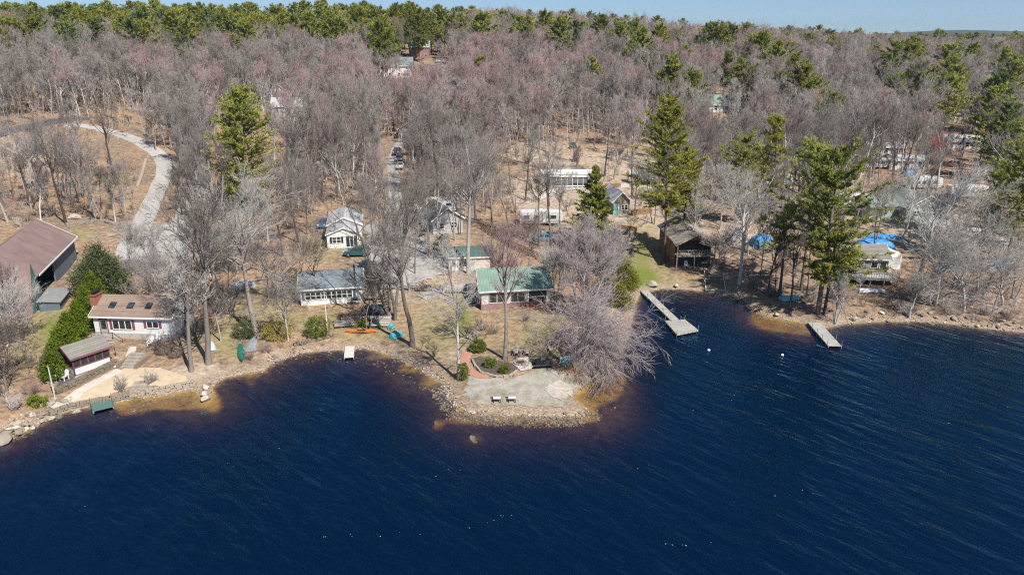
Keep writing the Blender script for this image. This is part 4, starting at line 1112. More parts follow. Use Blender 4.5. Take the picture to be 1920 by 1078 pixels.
# ------------------------------------------------------------------ vehicles and boats
def car(name, label, px, py, yaw, paint, kind='sedan', cat='car', glass=GLASS):
    """front of the car towards local +x"""
    b = G(px, py); root = thing(name, label, cat, (b.x, b.y, b.z+.02), yaw)
    L, W, zb = {'sedan': (4.6,1.8,.0), 'suv': (4.6,1.85,.12), 'pickup': (5.6,1.95,.18)}[kind]
    pm = mat('paint_'+name, paint, .28, .06, 1.0, spec=.6, coat=.6)
    l2 = L/2
    if kind == 'sedan': prof = [(-l2,.35),(-l2+.1,.22),(l2-.15,.22),(l2,.35),(l2-.02,.62),(l2-.5,.78),(l2-1.35,.9),(-l2+.75,.95),(-l2+.05,.88)]
    elif kind == 'suv': prof = [(-l2,.45),(-l2+.1,.3),(l2-.15,.3),(l2,.45),(l2-.02,.85),(l2-.3,.95),(l2-1.25,1.05),(-l2+.1,1.08),(-l2,.95)]
    else: prof = [(-l2,.5),(-l2+.1,.38),(l2-.15,.38),(l2,.5),(l2-.02,.95),(l2-.3,1.05),(l2-1.4,1.12),(-l2+1.75,1.12),(-l2,1.1)]
    mb = MB(); mb.prism(prof, 'y', -W/2, W/2); body = mb.build('body', pm, root, .05)
    zt = {'sedan': 1.42, 'suv': 1.68, 'pickup': 1.8}[kind]; zs = {'sedan': .9, 'suv': 1.05, 'pickup': 1.11}[kind]
    lo = {'sedan': (-l2+.65, l2-1.3), 'suv': (-l2+.1, l2-1.2), 'pickup': (-l2+1.85, l2-1.35)}[kind]
    hi = {'sedan': (-l2+1.35, l2-2.05), 'suv': (-l2+.35, l2-1.85), 'pickup': (-l2+2.1, l2-2.1)}[kind]
    mb = MB(); mb.frus((lo[0], lo[1], -W/2+.08, W/2-.08), (hi[0], hi[1], -W/2+.24, W/2-.24), zs-.02, zt-.05); mb.build('windows', glass, root)
    mb = MB(); mb.box(hi[0]-.05, hi[1]+.05, -W/2+.22, W/2-.22, zt-.05, zt+.02)
    mid = (hi[0]+hi[1])/2
    for s in (-1, 1):
        ya, yb = s*(W/2-.07), s*(W/2-.23)
        for a, c in ((lo[0], hi[0]), (lo[1], hi[1]), ((lo[0]+lo[1])/2, mid)): mb.beam((a, ya, zs), (c, yb, zt-.02), .07, .06)
    mb.build('roof', pm, root, .015)
    for x in (-l2+.85, l2-.9):
        for s in (-1, 1):
            y = s*(W/2-.1); rr = .33 if kind == 'sedan' else .38
            t = MB(); t.tube((x, y-.11, rr-.02), (x, y+.11, rr-.02), rr, n=16); wh = t.build('wheel', RUBBER, root)
            q = MB(); q.tube((x, y+s*.08, rr-.02), (x, y+s*.125, rr-.02), rr*.6, n=12); q.build('rim', STEEL, wh)
    zh = zs-.28
    for s in (-1, 1):
        q = MB(); q.box(l2-.10, l2+.015, s*W*.36-.2, s*W*.36+.2, zh-.02, zh+.14); q.build('headlight', TRIM, root)
        q = MB(); q.box(-l2-.012, -l2+.08, s*W*.38-.14, s*W*.38+.14, zh, zh+.2); q.build('taillight', MAROON, root)
        q = MB(); q.box(lo[1]-.35, lo[1]-.2, s*(W/2)-.02 if s > 0 else -W/2-.16, W/2+.16 if s > 0 else -W/2+.02, zs, zs+.16); q.build('mirror', pm, root)
    q = MB(); q.box(l2-.08, l2+.03, -W/2+.1, W/2-.1, .3, .48); q.box(-l2-.03, -l2+.08, -W/2+.1, W/2-.1, .3, .48); q.build('bumper', RUBBER if kind != 'sedan' else pm, root)
    if kind == 'pickup':
        q = MB(); q.box(-l2+.12, -l2+1.7, -W/2+.15, W/2-.15, 1.115, 1.14); q.build('bed', RUBBER, root)
    if kind == 'suv':
        q = MB()
        for s in (-1, 1): q.beam((hi[0]+.1, s*.6, zt+.08), (hi[1]-.2, s*.6, zt+.08), .04, .05)
        for xx in (hi[0]+.3, hi[1]-.4): q.beam((xx, -.6, zt+.1), (xx, .6, zt+.1), .04, .03)
        q.build('roof_rack', BLACKP, root)
    return root
car('green_suv', 'dark green off-road wagon parked in front of the garage', 670, 480, math.pi, (.02, .11, .125), 'suv')
car('navy_car', 'navy blue car behind the corner of the grey roofed lake cottage', 684, 507, -math.pi/2-.12, (.02, .05, .12), 'sedan')
car('silver_car', 'silver car at the near end of the line on the straight driveway', 751, 315, -math.pi/2+.05, (.55, .56, .58), 'sedan')
car('blue_car', 'blue grey car in the middle of the line on the driveway', 749, 302, -math.pi/2+.03, (.13, .16, .20), 'suv')
car('black_pickup', 'dark pickup farthest of the line on the straight driveway', 745, 289, -math.pi/2, (.035, .03, .035), 'pickup', 'pickup')
car('blue_hatchback', 'small blue car half hidden behind the left wall of the garage', 608, 424, -math.pi/2, (.05, .13, .25), 'sedan')
car('white_car', 'white car parked by the distant houses up the hill', 827, 118, .2, (.78, .78, .78), 'suv')
car('teal_car', 'teal car below the white trailer near the fence', 1023, 452, .15, (.06, .22, .30), 'sedan')
car('blue_wagon', 'pale blue car in the brush at right', 1868, 502, .1, (.10, .24, .42), 'suv')

def trailer(label, px, py, L, yaw, W=2.5, H=2.9, band=RVG, name='travel_trailer', awn=False):
    b = G(px, py); root = thing(name, label, 'trailer', b, yaw); l2 = L/2; z0 = .55
    mb = MB(); mb.prism([(-l2,z0),(l2-.5,z0),(l2,z0+.7),(l2-.15,H-.25),(l2-.5,H),(-l2+.2,H),(-l2,H-.2)], 'y', 0, W); mb.build('body', RVW, root, .06)
    mb = MB(); mb.box(-l2-.01, l2-.4, -.02, -.003, z0+.25, z0+.55); mb.build('stripe', band, root)
    for x, w in ((-l2*.68, 1.0), (-l2*.25, .7), (l2*.55, 1.1)): window(root, Matrix.Identity(4), x, 1.55, w, .6, trim=RVG, rail=False)
    door(root, Matrix.Identity(4), l2*.15, .7, 1.9, RVW, z0+.12, trim=RVG)
    mb = MB(); mb.box(-.6, .3, W/2-.4, W/2+.4, H+.001, H+.28); mb.build('roof_unit', TRIM, root, .04)
    for x in (-.5, .45):
        for y in (.15, W-.15):
            t = MB(); t.tube((x, y-.11, .36), (x, y+.11, .36), .36, n=14); t.build('wheel', RUBBER, root)
    mb = MB(); mb.beam((l2-.3, W/2-.5, .6), (l2+1.1, W/2, .55), .1, .12); mb.beam((l2-.3, W/2+.5, .6), (l2+1.1, W/2, .55), .1, .12); mb.box(l2+.95, l2+1.15, W/2-.1, W/2+.1, .2, .6)
    mb.build('hitch', BLACKP, root)
    return root
trailer('white travel trailer left of the small grey gabled house', 819, 400, 9.6, .06)
trailer('white travel trailer beyond the sloping wooden fence', 1015, 424, 8.8, .02)
trailer('white trailer with a blue nose at the right edge of the camp', 1818, 374, 9.0, -.03)
trailer('small white trailer right of the yellowish pine', 1201, 344, 6.0, .0)
trailer('white camper behind the shoreline pines', 1462, 350, 7.0, .1)
trailer('white camper deep among the right camp trees', 1738, 356, 7.5, .05)
trailer('pale camper left of the grey green house', 1606, 392, 7.0, -.05)
trailer('white camper near the small white cottage at right', 1640, 318, 7.5, .1)
car('grey_pickup', 'grey pickup among the trees left of the grey green house', 1560, 412, .3, (.25, .26, .27), 'pickup', 'pickup')
car('red_car', 'dull red car in front of the white cottage at right', 1790, 312, .1, (.25, .05, .045), 'sedan')
car('white_van', 'white wagon on the camp road right of the grey green house', 1830, 436, -.1, (.65, .65, .64), 'suv')
car('dark_car', 'dark car on the dirt above the tall yellowish pine', 1290, 372, .2, (.04, .045, .05), 'suv')
# long mobile home with porch
b = G(1066, 347); root = thing('mobile_home', 'long white mobile home with screened porch on the cleared camp ground', 'mobile home', b, -.02)
mb = MB(); mb.box(-6.8, 6.4, 0, 4.2, -.6, 2.7); mb.build('wall', RVW, root)
mb = MB(); mb.prism([(-.4,2.65),(2.1,3.3),(4.6,2.65),(4.6,2.8),(2.1,3.46),(-.4,2.8)], 'x', -7.1, 6.7); mb.build('roof', mat('roof_white_coating', (.56, .56, .55), .6, .1), root)
mb = MB(); mb.box(-4.5, 6.0, -2.6, -.01, .1, .3); mb.box(-4.7, 6.2, -2.75, -.41, 2.4, 2.52); mb.build('porch', TRIM, root)
mb = MB()
for i in range(9): x = -4.4+i*1.29; mb.box(x-.06, x+.06, -2.58, -2.46, -.4, 2.4)
mb.build('porch_post', TRIM, root)
mb = MB(); mb.box(-4.3, 5.9, -2.5, -2.46, .95, 2.3); mb.build('screen', mat('screen_grey', (.16, .16, .165), .7, .2), root)
for x in (-5.8, -2.6, .8, 3.8): window(root, Matrix.Identity(4), x, 1.2, .9, .9, trim=TRIM)

def hull(mb, L, W, D, tip=.9, blunt=0.0, n=9):
    """boat hull, keel down, open top closed by a deck line; blunt>0 gives a transom at -x"""
    rings = []
    for i in range(n):
        s = i/(n-1); x = -L/2 + L*s
        e = math.sin(math.pi*min(1, max(0, (s + blunt)/(1+blunt))))**.6 if 0 < (s+blunt) < 1+blunt else 0.02
        hw = max(.015, W/2*e); dd = D*(.55+.45*min(1, e*1.2)); sheer = .18*D*(2*s-1)**2
        rings.append([(x,-hw,D+sheer),(x,-hw*.82,D*.35+sheer*.4),(x,-hw*.35,D-dd),(x,hw*.35,D-dd),(x,hw*.82,D*.35+sheer*.4),(x,hw,D+sheer)])
    return mb.loft(rings)
def boat(name, label, cat, px, py, yaw, L, W, D, m, flip=False, tilt=0.0, blunt=0.0, lift=.05, inner=None, thw=0):
    b = G(px, py); root = thing(name, label, cat, (b.x, b.y, b.z+lift), yaw)
    mb = MB(); M = Matrix.Rotation(tilt, 4, 'X') @ (Matrix.Translation((0, 0, D*1.15)) @ Matrix.Rotation(math.pi, 4, 'X') if flip else Matrix.Identity(4))
    mb.M = M; hull(mb, L, W, D, blunt=blunt); mb.build('hull', m, root, smooth=False)
    if inner:
        q = MB(); q.M = M; q.box(-L*.32, L*.32, -W*.27, W*.27, D*.93, D*1.012); q.build('cockpit', inner, root)
        for i in range(thw):
            q = MB(); q.M = M; x = -L*.25 + L*.5*i/max(1, thw-1); q.box(x-.12, x+.12, -W*.4, W*.4, D*1.0, D*1.05); q.build('seat', TRIM, root)
    else:
        q = MB(); q.M = M; q.beam((-L*.42, 0, -.02 if not flip else -.015), (L*.42, 0, -.02 if not flip else -.015), .05, .05); q.build('keel', m, root)
    return root
ORANGE = mat('plastic_orange', (.70, .19, .02), .4, .1, spec=.5); GREENP = mat('plastic_green', (.01, .17, .12), .4, .12, spec=.5); YELLOWP = mat('plastic_yellow', (.55, .46, .12), .45, .12)
ALU = mat('boat_aluminium', (.42, .44, .46), .4, .15, metal=.35); TURQ = mat('plastic_turquoise', (.06, .34, .38), .45, .2); PALEB = mat('boat_pale_blue', (.50, .62, .68), .45, .15)
boat('kayak', 'bright orange kayak lying on the grass below the dock panel', 'kayak', 677, 626, .02, 4.3, .72, .34, ORANGE, inner=BLACKP)
boat('canoe', 'dark green canoe upside down pointing at the water', 'canoe', 452, 664, math.pi/2+.38, 5.4, .95, .4, GREENP, flip=True)
boat('rowing_boat', 'grey aluminium rowing boat upturned beside the green canoe', 'boat', 474, 648, math.pi/2+.2, 4.2, 1.5, .5, ALU, flip=True, blunt=.5)
boat('rowing_boat', 'pale blue boat upturned behind the big oak trunk', 'boat', 395, 651, math.pi/2+.45, 3.0, 1.2, .45, PALEB, flip=True, blunt=.4)
boat('canoe', 'yellow canoe on the grass by the silver purple tree', 'canoe', 1040, 666, math.pi/2+.35, 4.2, .95, .42, YELLOWP, inner=mat('canoe_inner', (.35, .33, .17), .7), thw=2)
boat('dinghy', 'blue dinghy upturned in the pine shade at the bay', 'boat', 1482, 562, .25, 3.6, 1.5, .55, mat('boat_sky_blue', (.22, .46, .55), .5, .15), flip=True, blunt=.5)
boat('skiff', 'white skiff lying under the edge of the wide deck', 'boat', 1634, 548, -.03, 4.2, 1.2, .45, TARP_W, flip=True, blunt=.3)

def lump(name, label, cat, px, py, yaw, L, W, H, m, seed=1, ridge=.35, poles=True):
    """tarpaulin pulled over a load"""
    rng2 = np.random.default_rng(seed); b = G(px, py); root = thing(name, label, cat, b, yaw)
    n, k = 13, 9; rings = []
    for i in range(n):
        s = i/(n-1); x = -L/2 + L*s; e = (1-abs(2*s-1)**3)**.5 if 0 < s < 1 else .05; ring = []
        for j in range(k):
            a = math.pi*j/(k-1); y = -W/2*math.cos(a)*(.75+.25*e); zz = H*e*(math.sin(a)**ridge if 0 < j < k-1 else 0) - (.15 if j in (0, k-1) else 0)
            ring.append((x + rng2.normal(0, .04), y + rng2.normal(0, .05), zz + rng2.normal(0, .05)*(0 < j < k-1)))
        rings.append(ring)
    mb = MB(); mb.loft(rings, closed=False, caps=True); mb.build('tarpaulin', m, root, smooth=False)
    q = MB()
    for s in (-1, 1): q.beam((-L*.3, s*W*.51, .12), (L*.3, s*W*.51, .12), .04, .04)
    q.build('tie_rope', TRIM, root)
    return root
lump('covered_boat', 'white covered boat parked in the brush between the two cottages', 'boat', 456, 540, .6, 3.9, 1.8, 1.15, TARP_S, 15, .4)
lump('boat_under_tarp', 'blue tarpaulin dome over a boat among the camp trees', 'tarp', 1427, 459, .3, 4.2, 3.0, 1.9, TARP_B, 1, .7)
lump('boat_under_tarp', 'silver tarpaulin tent left of the blue dome', 'tarp', 1386, 448, 1.3, 4.6, 3.0, 2.1, TARP_S, 2, .8)
lump('tarp', 'long bright blue tarpaulin behind the deck cottage roof', 'tarp', 1640, 466, -.3, 7.0, 2.8, 1.8, TARP_B, 3, .6)
lump('tarp', 'flat blue tarpaulin sheet behind the long one', 'tarp', 1660, 446, -.1, 6.5, 2.0, .5, TARP_B, 4, .6)
lump('boat_under_tarp', 'dark covered pontoon boat in front of the wooden stairs', 'boat', 702, 589, .02, 4.3, 2.4, 1.35, TARP_D, 5, .3)
lump('tarp', 'crumpled turquoise tarpaulin beside the dark water edge trunk', 'tarp', 743, 631, .5, 1.8, 1.3, .8, TURQ, 6, .6)
lump('tarp', 'small upright turquoise bundle right of the dock panel', 'tarp', 733, 616, 1.2, 1.0, .6, .8, TURQ, 7, .6)
lump('tarp', 'blue cover on woodpile in the right hand camp', 'tarp', 1704, 327, .1, 3.4, 2.4, 1.2, TARP_B, 8, .6)
lump('tarp', 'pale blue cover over a load beside the great right pine', 'tarp', 1770, 505, .1, 3.6, 1.8, .9, mat('tarp_light_blue', (.20, .36, .55), .5, .2, bump=.5), 9, .6)
lump('tarp', 'teal tarpaulin under the pines left of the deck cottage', 'tarp', 1587, 487, .3, 2.4, 1.8, 1.3, mat('tarp_teal', (.03, .25, .22), .5, .2, bump=.5), 10, .6)
lump('play_tent', 'purple arched tent on the cleared camp ground', 'tent', 1078, 302, 1.5, 1.7, 1.3, 2.3, mat('tent_purple', (.09, .065, .13), .7, .2), 11, .6)
lump('dark_tent', 'dark green tent at the foot of the black trunk', 'tent', 1074, 279, .3, 2.2, 1.7, 1.8, mat('tent_dark_green', (.03, .06, .05), .7, .2), 12, .7)
# white fabric shelter
b = G(1672, 507); root = thing('fabric_shelter', 'white fabric shelter at the right end of the deck cottage', 'tent', b, .12)
mb = MB(); prof = [(-1.5,-.2),(1.5,-.2),(1.5,2.0),(1.1,2.9),(0,3.4),(-1.1,2.9),(-1.5,2.0)]; mb.prism(prof, 'y', 0, 5.0); mb.build('cover', TARP_W, root, .05)
mb = MB(); mb.box(-1.0, 1.0, -.03, -.003, 0, 2.3); mb.build('door_flap', mat('flap_grey', (.55, .56, .56), .6), root)
# ------------------------------------------------------------------ docks, walls, furniture, rocks
def dock_section(mb, L, W, z0=.0, t=.1, gap=.02, bw=.2):
    n = int(L/bw)
    for i in range(n): mb.box(-W/2, W/2, i*bw, (i+1)*bw-gap, z0-t*.35, z0)
def dock(name, label, a, c, W, z=.42, plat=None, posts=True, m=DOCKW, cat='dock'):
    A, B = on_level(*a, z), on_level(*c, z); v = B-A; L = float(np.linalg.norm(v)); yaw = math.atan2(v[1], v[0]) - math.pi/2
    root = thing(name, label, cat, (A[0], A[1], z), yaw)
    mb = MB(); dock_section(mb, L, W); mb.build('deck', m, root)
    mb = MB()
    for s in (-1, 1): mb.box(s*W/2-.03*(s > 0)-.0, s*W/2+.03*(s < 0)+.0, 0, L, -.22, -.04) if False else mb.beam((s*(W/2-.03), 0, -.14), (s*(W/2-.03), L, -.14), .07, .18)
    mb.build('frame', WOOD_Y, root)
    if plat:
        x0, x1, l0, l1 = plat
        q = MB(); n = int((l1-l0)/.2)
        for i in range(n): q.box(x0, x1, l0+i*.2, l0+(i+1)*.2-.02, -.035, .004)
        q.build('platform', m, root)
        q = MB()
        for y in (l0+.05, l1-.05): q.beam((x0, y, -.14), (x1, y, -.14), .08, .18)
        for x in (x0+.03, x1-.03): q.beam((x, l0, -.14), (x, l1, -.14), .08, .18)
        q.build('platform_frame', WOOD_Y, root)
    if posts:
        pts = [(s*(W/2+.06), y) for y in np.arange(L*.25, L*.98, L*.24) for s in (-1, 1)]
        if plat: pts += [(plat[0]-.06, plat[2]+.1), (plat[0]-.06, plat[3]-.1), (plat[1]+.06, plat[3]-.1)]
        for x, y in pts:
            q = MB(); q.tube((x, y, -2.2), (x, y, .75), .035, n=6); q.build('post', STEEL, root)
    return root
D1 = dock('long_dock', 'long grey dock with square end platform in the bay', (1207,544), (1270,604), 1.25, plat=None)
A, B = on_level(1207,544,.42), on_level(1270,604,.42); v = (B-A); L = float(np.linalg.norm(v)); u_ = v/L; r_ = np.array([u_[1], -u_[0]])
q = MB(); cs = [on_level(*p, .43) for p in ((1247,601),(1284,598.5),(1309,618),(1269,626))]
loc = [((c-A)@r_, (c-A)@u_) for c in cs]
mb = MB(); n = 16
for i in range(n):
    f0, f1 = i/n, (i+.9)/n
    def lp(p, q_, f): return (p[0]+(q_[0]-p[0])*f, p[1]+(q_[1]-p[1])*f)
    a0, a1 = lp(loc[0], loc[1], f0), lp(loc[0], loc[1], f1); b0_, b1_ = lp(loc[3], loc[2], f0), lp(loc[3], loc[2], f1)
    mb.add([(a0[0],a0[1],-.04),(a1[0],a1[1],-.04),(b1_[0],b1_[1],-.04),(b0_[0],b0_[1],-.04),(a0[0],a0[1],.012),(a1[0],a1[1],.012),(b1_[0],b1_[1],.012),(b0_[0],b0_[1],.012)],
           [(0,3,2,1),(4,5,6,7),(0,1,5,4),(1,2,6,5),(2,3,7,6),(3,0,4,7)])
mb.build('platform', DOCKW, D1)
mb = MB()
for i in range(4):
    a, b_ = loc[i], loc[(i+1) % 4]; mb.beam((a[0], a[1], -.14), (b_[0], b_[1], -.14), .1, .2)
mb.build('platform_frame', WOOD_Y, D1)
for a in loc:
    q = MB(); q.tube((a[0], a[1], -2.5), (a[0], a[1], .7), .04, n=6); q.build('post', STEEL, D1)
dock('short_dock', 'short grey dock on the right shore', (1526,604), (1566,649), 1.75, posts=True)
dock('small_dock', 'small pale dock section at the head of the cove', (656,645), (654,671), 1.25, .3, posts=False, m=mat('dock_pale', (.62, .59, .54), .8, .08, lines=(1, .2, .3)))
dock('green_dock', 'little green painted landing at the beach wall', (188,747), (194,767), 2.0, .38, posts=True, m=mat('dock_green', (.10, .19, .17), .8, .12, lines=(1, .2, .35)))

# dock panels and racks drawn up on land
def rack(name, label, px, py, yaw, W, L, tilt, m, legs=True, cat='dock section'):
    b = G(px, py); root = thing(name, label, cat, b, yaw)
    mb = MB(); mb.M = Matrix.Translation((0, 0, .35)) @ Matrix.Rotation(tilt, 4, 'X')
    for i in range(int(L/.3)): mb.box(-W/2, W/2, i*.3, i*.3+.21, -.03, .03)
    mb.build('boards', m, root)
    q = MB(); q.M = mb.M
    for x in (-W/2, 0, W/2): q.box(x-.04, x+.04, 0, L, -.16, -.035)
    q.build('frame', WOOD_Y, root)
    if legs:
        for x in (-W/2, W/2):
            q = MB(); q.tube((x, 0, -.3), (x, 0, .5), .04, n=6); q.build('leg', STEEL, root)
    return root
rack('dock_panel', 'weathered slatted dock panel leaning above the orange kayak', 709, 617, 0, 3.2, 2.0, .55, WOOD_Y)
rack('lumber_stack', 'stacked grey boards beside the stone wall left of the kayak', 646, 616, .25, 2.6, 1.5, .2, WOOD, False, 'lumber')
b = G(1342, 548); b.z = max(b.z, .1); root = thing('boat_rack', 'pale wooden boat rack frame standing at the bay shore', 'rack', b, -.12)
mb = MB()
for x in (-1.55, 1.55): mb.beam((x, 0, .15), (x, 3.6, 1.5), .12, .12); mb.box(x-.06, x+.06, 3.4, 3.52, -.3, 2.3)
mb.beam((-1.6, 0, .18), (1.6, 0, .18), .12, .12); mb.beam((-1.6, 3.5, 1.46), (1.6, 3.5, 1.46), .1, .1); mb.build('frame', mat('wood_pale', (.58, .54, .48), .8, .12), root)
mb = MB()
for i in range(6): x = -1.2+.48*i; mb.beam((x, .9, .55), (x+.15, 3.3, 1.75), .07, .07)
mb.build('bar', mat('wood_dark', (.10, .075, .06)), root)

# sloping fence
pts = [G(a, b) for a, b in [(902,430),(922,443),(943,456),(965,469),(988,480),(1012,490),(1036,500)]]
root = thing('rail_fence', 'brown wooden fence running down the slope behind the sheds', 'fence', pts[0])
for i, p in enumerate(pts):
    q = MB(); a = p-pts[0]; q.box(a.x-.09, a.x+.09, a.y-.09, a.y+.09, a.z-.4, a.z+1.75); q.build('post', WOODB, root)
for i in range(len(pts)-1):
    a, b = pts[i]-pts[0], pts[i+1]-pts[0]; mb = MB()
    for hgt in (.25, .55, .85, 1.15, 1.45): mb.beam((a.x, a.y-.06, a.z+hgt), (b.x, b.y-.06, b.z+hgt), .05, .2)
    mb.build('rail', WOODB, root)
# swing set
b = G(922, 478); root = thing('swing', 'single garden swing frame right of the green shingled shed', 'swing', b, .1)
mb = MB()
for x in (-.9, .9):
    for y in (-.6, .6): mb.beam((x, y, -.1), (x, 0, 2.1), .08, .08)
mb.beam((-1.1, 0, 2.1), (1.1, 0, 2.1), .09, .09); mb.build('frame', WOOD, root)
mb = MB(); mb.box(-.3, .3, -.15, .15, .45, .5); mb.build('seat', BLACKP, root)
mb = MB()
for x in (-.27, .27): mb.beam((x, 0, .48), (x, 0, 2.08), .02, .02)
mb.build('rope', BLACKP, root)
# wooden stairs right of the lake cottage
A, B = G(722, 588), G(716, 556); b = A; d_ = (B-A); root = thing('wooden_stairs', 'weathered wooden stairs between lake cottage and broad oak', 'stairs', A, math.atan2(d_.y, d_.x)-math.pi/2)
mb = MB(); n = 9; LL = max(2.5, d_.xy.length)
for i in range(n): mb.box(-.8, .8, LL*i/n, LL*i/n+.3, .1+.17*i, .16+.17*i)
mb.build('tread', WOOD, root)
mb = MB()
for x in (-.85, .85): mb.beam((x, 0, .05), (x, LL, .05+.17*n), .06, .25)
mb.build('stringer', WOOD_Y, root)
mb = MB()
for x in (-.85, .85):
    mb.beam((x, 0, .95), (x, LL, .95+.17*n), .07, .07)
    for i in (0, 4, 8): y = LL*i/n; mb.box(x-.04, x+.04, y, y+.08, -.2, .95+.17*i)
mb.build('railing', WOOD, root)
# side deck of the lake cottage and the footbridge of the point house
b = G(697, 566); root = thing('side_deck', 'small shaded deck at the right wall of the lake cottage', 'deck', b, 0)
mb = MB(); mb.box(-1.3, 1.5, 0, 3.2, .6, .75); mb.build('floor', WOOD, root)
mb = MB()
for x in (-1.2, 1.4):
    for y in (.1, 3.1): mb.box(x-.06, x+.06, y-.06, y+.06, -.8, 1.7)
mb.beam((-1.2, .1, 1.6), (1.4, .1, 1.6), .07, .07); mb.build('railing', WOOD, root)
b = G(868, 549); root = thing('boardwalk', 'grey boardwalk ramp leading to the left wall of the point house', 'boardwalk', b, .05)
mb = MB()
for i in range(16): mb.box(-2.6+i*.34, -2.3+i*.34, -.8, .8, .32, .38)
mb.build('boards', WOOD_Y, root)
mb = MB(); mb.beam((-2.6, -.75, .85), (2.8, -.75, .85), .06, .06)
for x in (-2.5, 0, 2.7): mb.box(x-.05, x+.05, -.8, -.7, -.2, .9)
mb.build('railing', WOOD, root)
# ------- stone work
rr = np.random.default_rng(77)
def rock_mesh(seed, m, flat=.65, sub=2):
    r2 = np.random.default_rng(seed); bm = bmesh.new(); bmesh.ops.create_icosphere(bm, subdivisions=sub, radius=.5)
    ax = [Vector(r2.normal(0, 1, 3)).normalized() for _ in range(9)]; cut = r2.uniform(.2, .38, 9)
    for v in bm.verts:
        for a, c in zip(ax, cut):
            e = v.co.dot(a)-c
            if e > 0: v.co -= a*e*.85
        v.co += Vector(r2.normal(0, .02, 3)); v.co.z *= flat
    me = bpy.data.meshes.new('rock'); bm.to_mesh(me); bm.free(); me.materials.append(m); return me
def stone_mat(name, a, b):
    m, t, out = nt(name); oi = t.nodes.new('ShaderNodeObjectInfo'); co = N(t, 'ShaderNodeNewGeometry').outputs['Position']
    n = noise(t, co, 2.3, 5, .7); s = N(t, 'ShaderNodeMath', operation='MULTIPLY_ADD'); t.links.new(oi.outputs['Random'], s.inputs[0]); s.inputs[1].default_value = .6
    h_ = N(t, 'ShaderNodeMath', operation='MULTIPLY'); t.links.new(n, h_.inputs[0]); h_.inputs[1].default_value = .5; t.links.new(h_.outputs[0], s.inputs[2])
    c = ramp(t, s.outputs[0], [(.15, a), (.85, b)]); p = N(t, 'ShaderNodeBsdfPrincipled', Roughness=.9); p.inputs['Specular IOR Level'].default_value = .2
    t.links.new(c, p.inputs['Base Color']); t.links.new(p.outputs[0], out.inputs[0]); return m
STONE = stone_mat('granite', (.11, .085, .06), (.38, .32, .25)); STONE_W = stone_mat('pale_granite', (.22, .185, .145), (.52, .46, .38))
RK = [rock_mesh(i, STONE) for i in range(6)]; RKW = [rock_mesh(10+i, STONE_W) for i in range(4)]
def along(pxs, z=0.0):
    Q = [on_level(a, b, z) for a, b in pxs]; seg = [np.linalg.norm(Q[i+1]-Q[i]) for i in range(len(Q)-1)]; tot = sum(seg)
    def at(s):
        s *= tot
        for i, l in enumerate(seg):
            if s <= l or i == len(seg)-1: return Q[i] + (Q[i+1]-Q[i])*min(1, s/max(l, 1e-6))
            s -= l
    return at, tot
def rocks(pxs, n, s0, s1, off0, off1, label, group, kinds=RK, name='shore_rock'):
    at, tot = along(pxs)
    for i in range(n):
        s = rr.random(); p = at(s); q = at(min(1, s+.01)); t = (q-p); t = t/max(1e-6, np.linalg.norm(t)); nn = np.array([-t[1], t[0]])
        o = rr.uniform(off0, off1); x, y = p + nn*o; size = rr.uniform(s0, s1)*rr.uniform(.7, 1.2)
        ob = put(name, kinds[int(rr.integers(0, len(kinds)))], None, (x, y, max(Hat(x, y), -.35)+size*.13)); ob.scale = (size*rr.uniform(.8, 1.4), size, size*rr.uniform(.7, 1.1)); ob.rotation_euler = (rr.uniform(-.2, .2), rr.uniform(-.2, .2), rr.uniform(0, 6.28))
        T(ob, label, 'rock', group)
PEN = [(838,722),(846,745),(864,763),(890,774),(955,778),(1030,779),(1090,778),(1099,768)]
rocks(PEN, 120, .25, .58, -1.5, .4, 'rough rock in the rubble edge round the tip of the peninsula', 'rocks round the peninsula')
rocks([(-20,838),(44,811),(92,783),(150,765)], 75, .4, 1.1, -.6, 2.4, 'pale rock in the bank at the lower left shore', 'rocks of the lower left shore', RK+RKW)
rocks([(1588,607),(1690,602),(1790,608),(1920,623)], 60, .4, 1.0, -.3, 2.4, 'grey rock along the brushy right shore', 'rocks of the right shore', RK+RKW)
rocks([(505,683),(543,668),(600,658)], 14, .35, .7, -.2, 1.2, 'small stone on the bank of the cove', 'stones of the cove bank')
for a, b, s, lab in ((1223,537,2.0,'large pale boulder at the shore end of the long dock'),(1173,552,1.2,'tan boulder left of the long dock'),(386,728,1.0,'pale boulder at the root of the little rock jetty'),(383,740,1.0,'pale boulder in the middle of the little rock jetty'),(387,751,1.25,'large tan boulder at the tip of the little rock jetty'),(390,720,.9,'white boulder where the rock jetty meets the bank'),
        (6,830,1.9,'big rounded boulder at the left edge of the shore'),(1456,592,.9,'white stone at the edge of the gold shallows'),(1268,541,1.0,'boulder between long dock and boat rack'),(142,411,2.4,'flat boulder on the leafy bank behind the barn'),(1600,603,1.3,'boulder right of the short dock'),(1885,590,1.6,'boulder in the brush at the right edge'),(215,690,.8,'low rock by the beach steps')):
    p = G(a, b); ob = put('boulder', RKW[int(rr.integers(0, 4))], None, (p.x, p.y, p.z+s*.15)); ob.scale = (s*1.2, s, s); ob.rotation_euler = (0, 0, rr.uniform(0, 6)); T(ob, lab, 'boulder')
for a, b, s, lab in ((822,792,1.6,'golden boulder under water left of the peninsula'),(890,820,1.8,'deeper brown boulder under water in front of the peninsula')):
    c = on_level(a, b, -.3); ob = put('sunken_boulder', RKW[1], None, (c[0], c[1], -.62)); ob.scale = (s*1.2, s, s*.9); T(ob, lab, 'boulder')
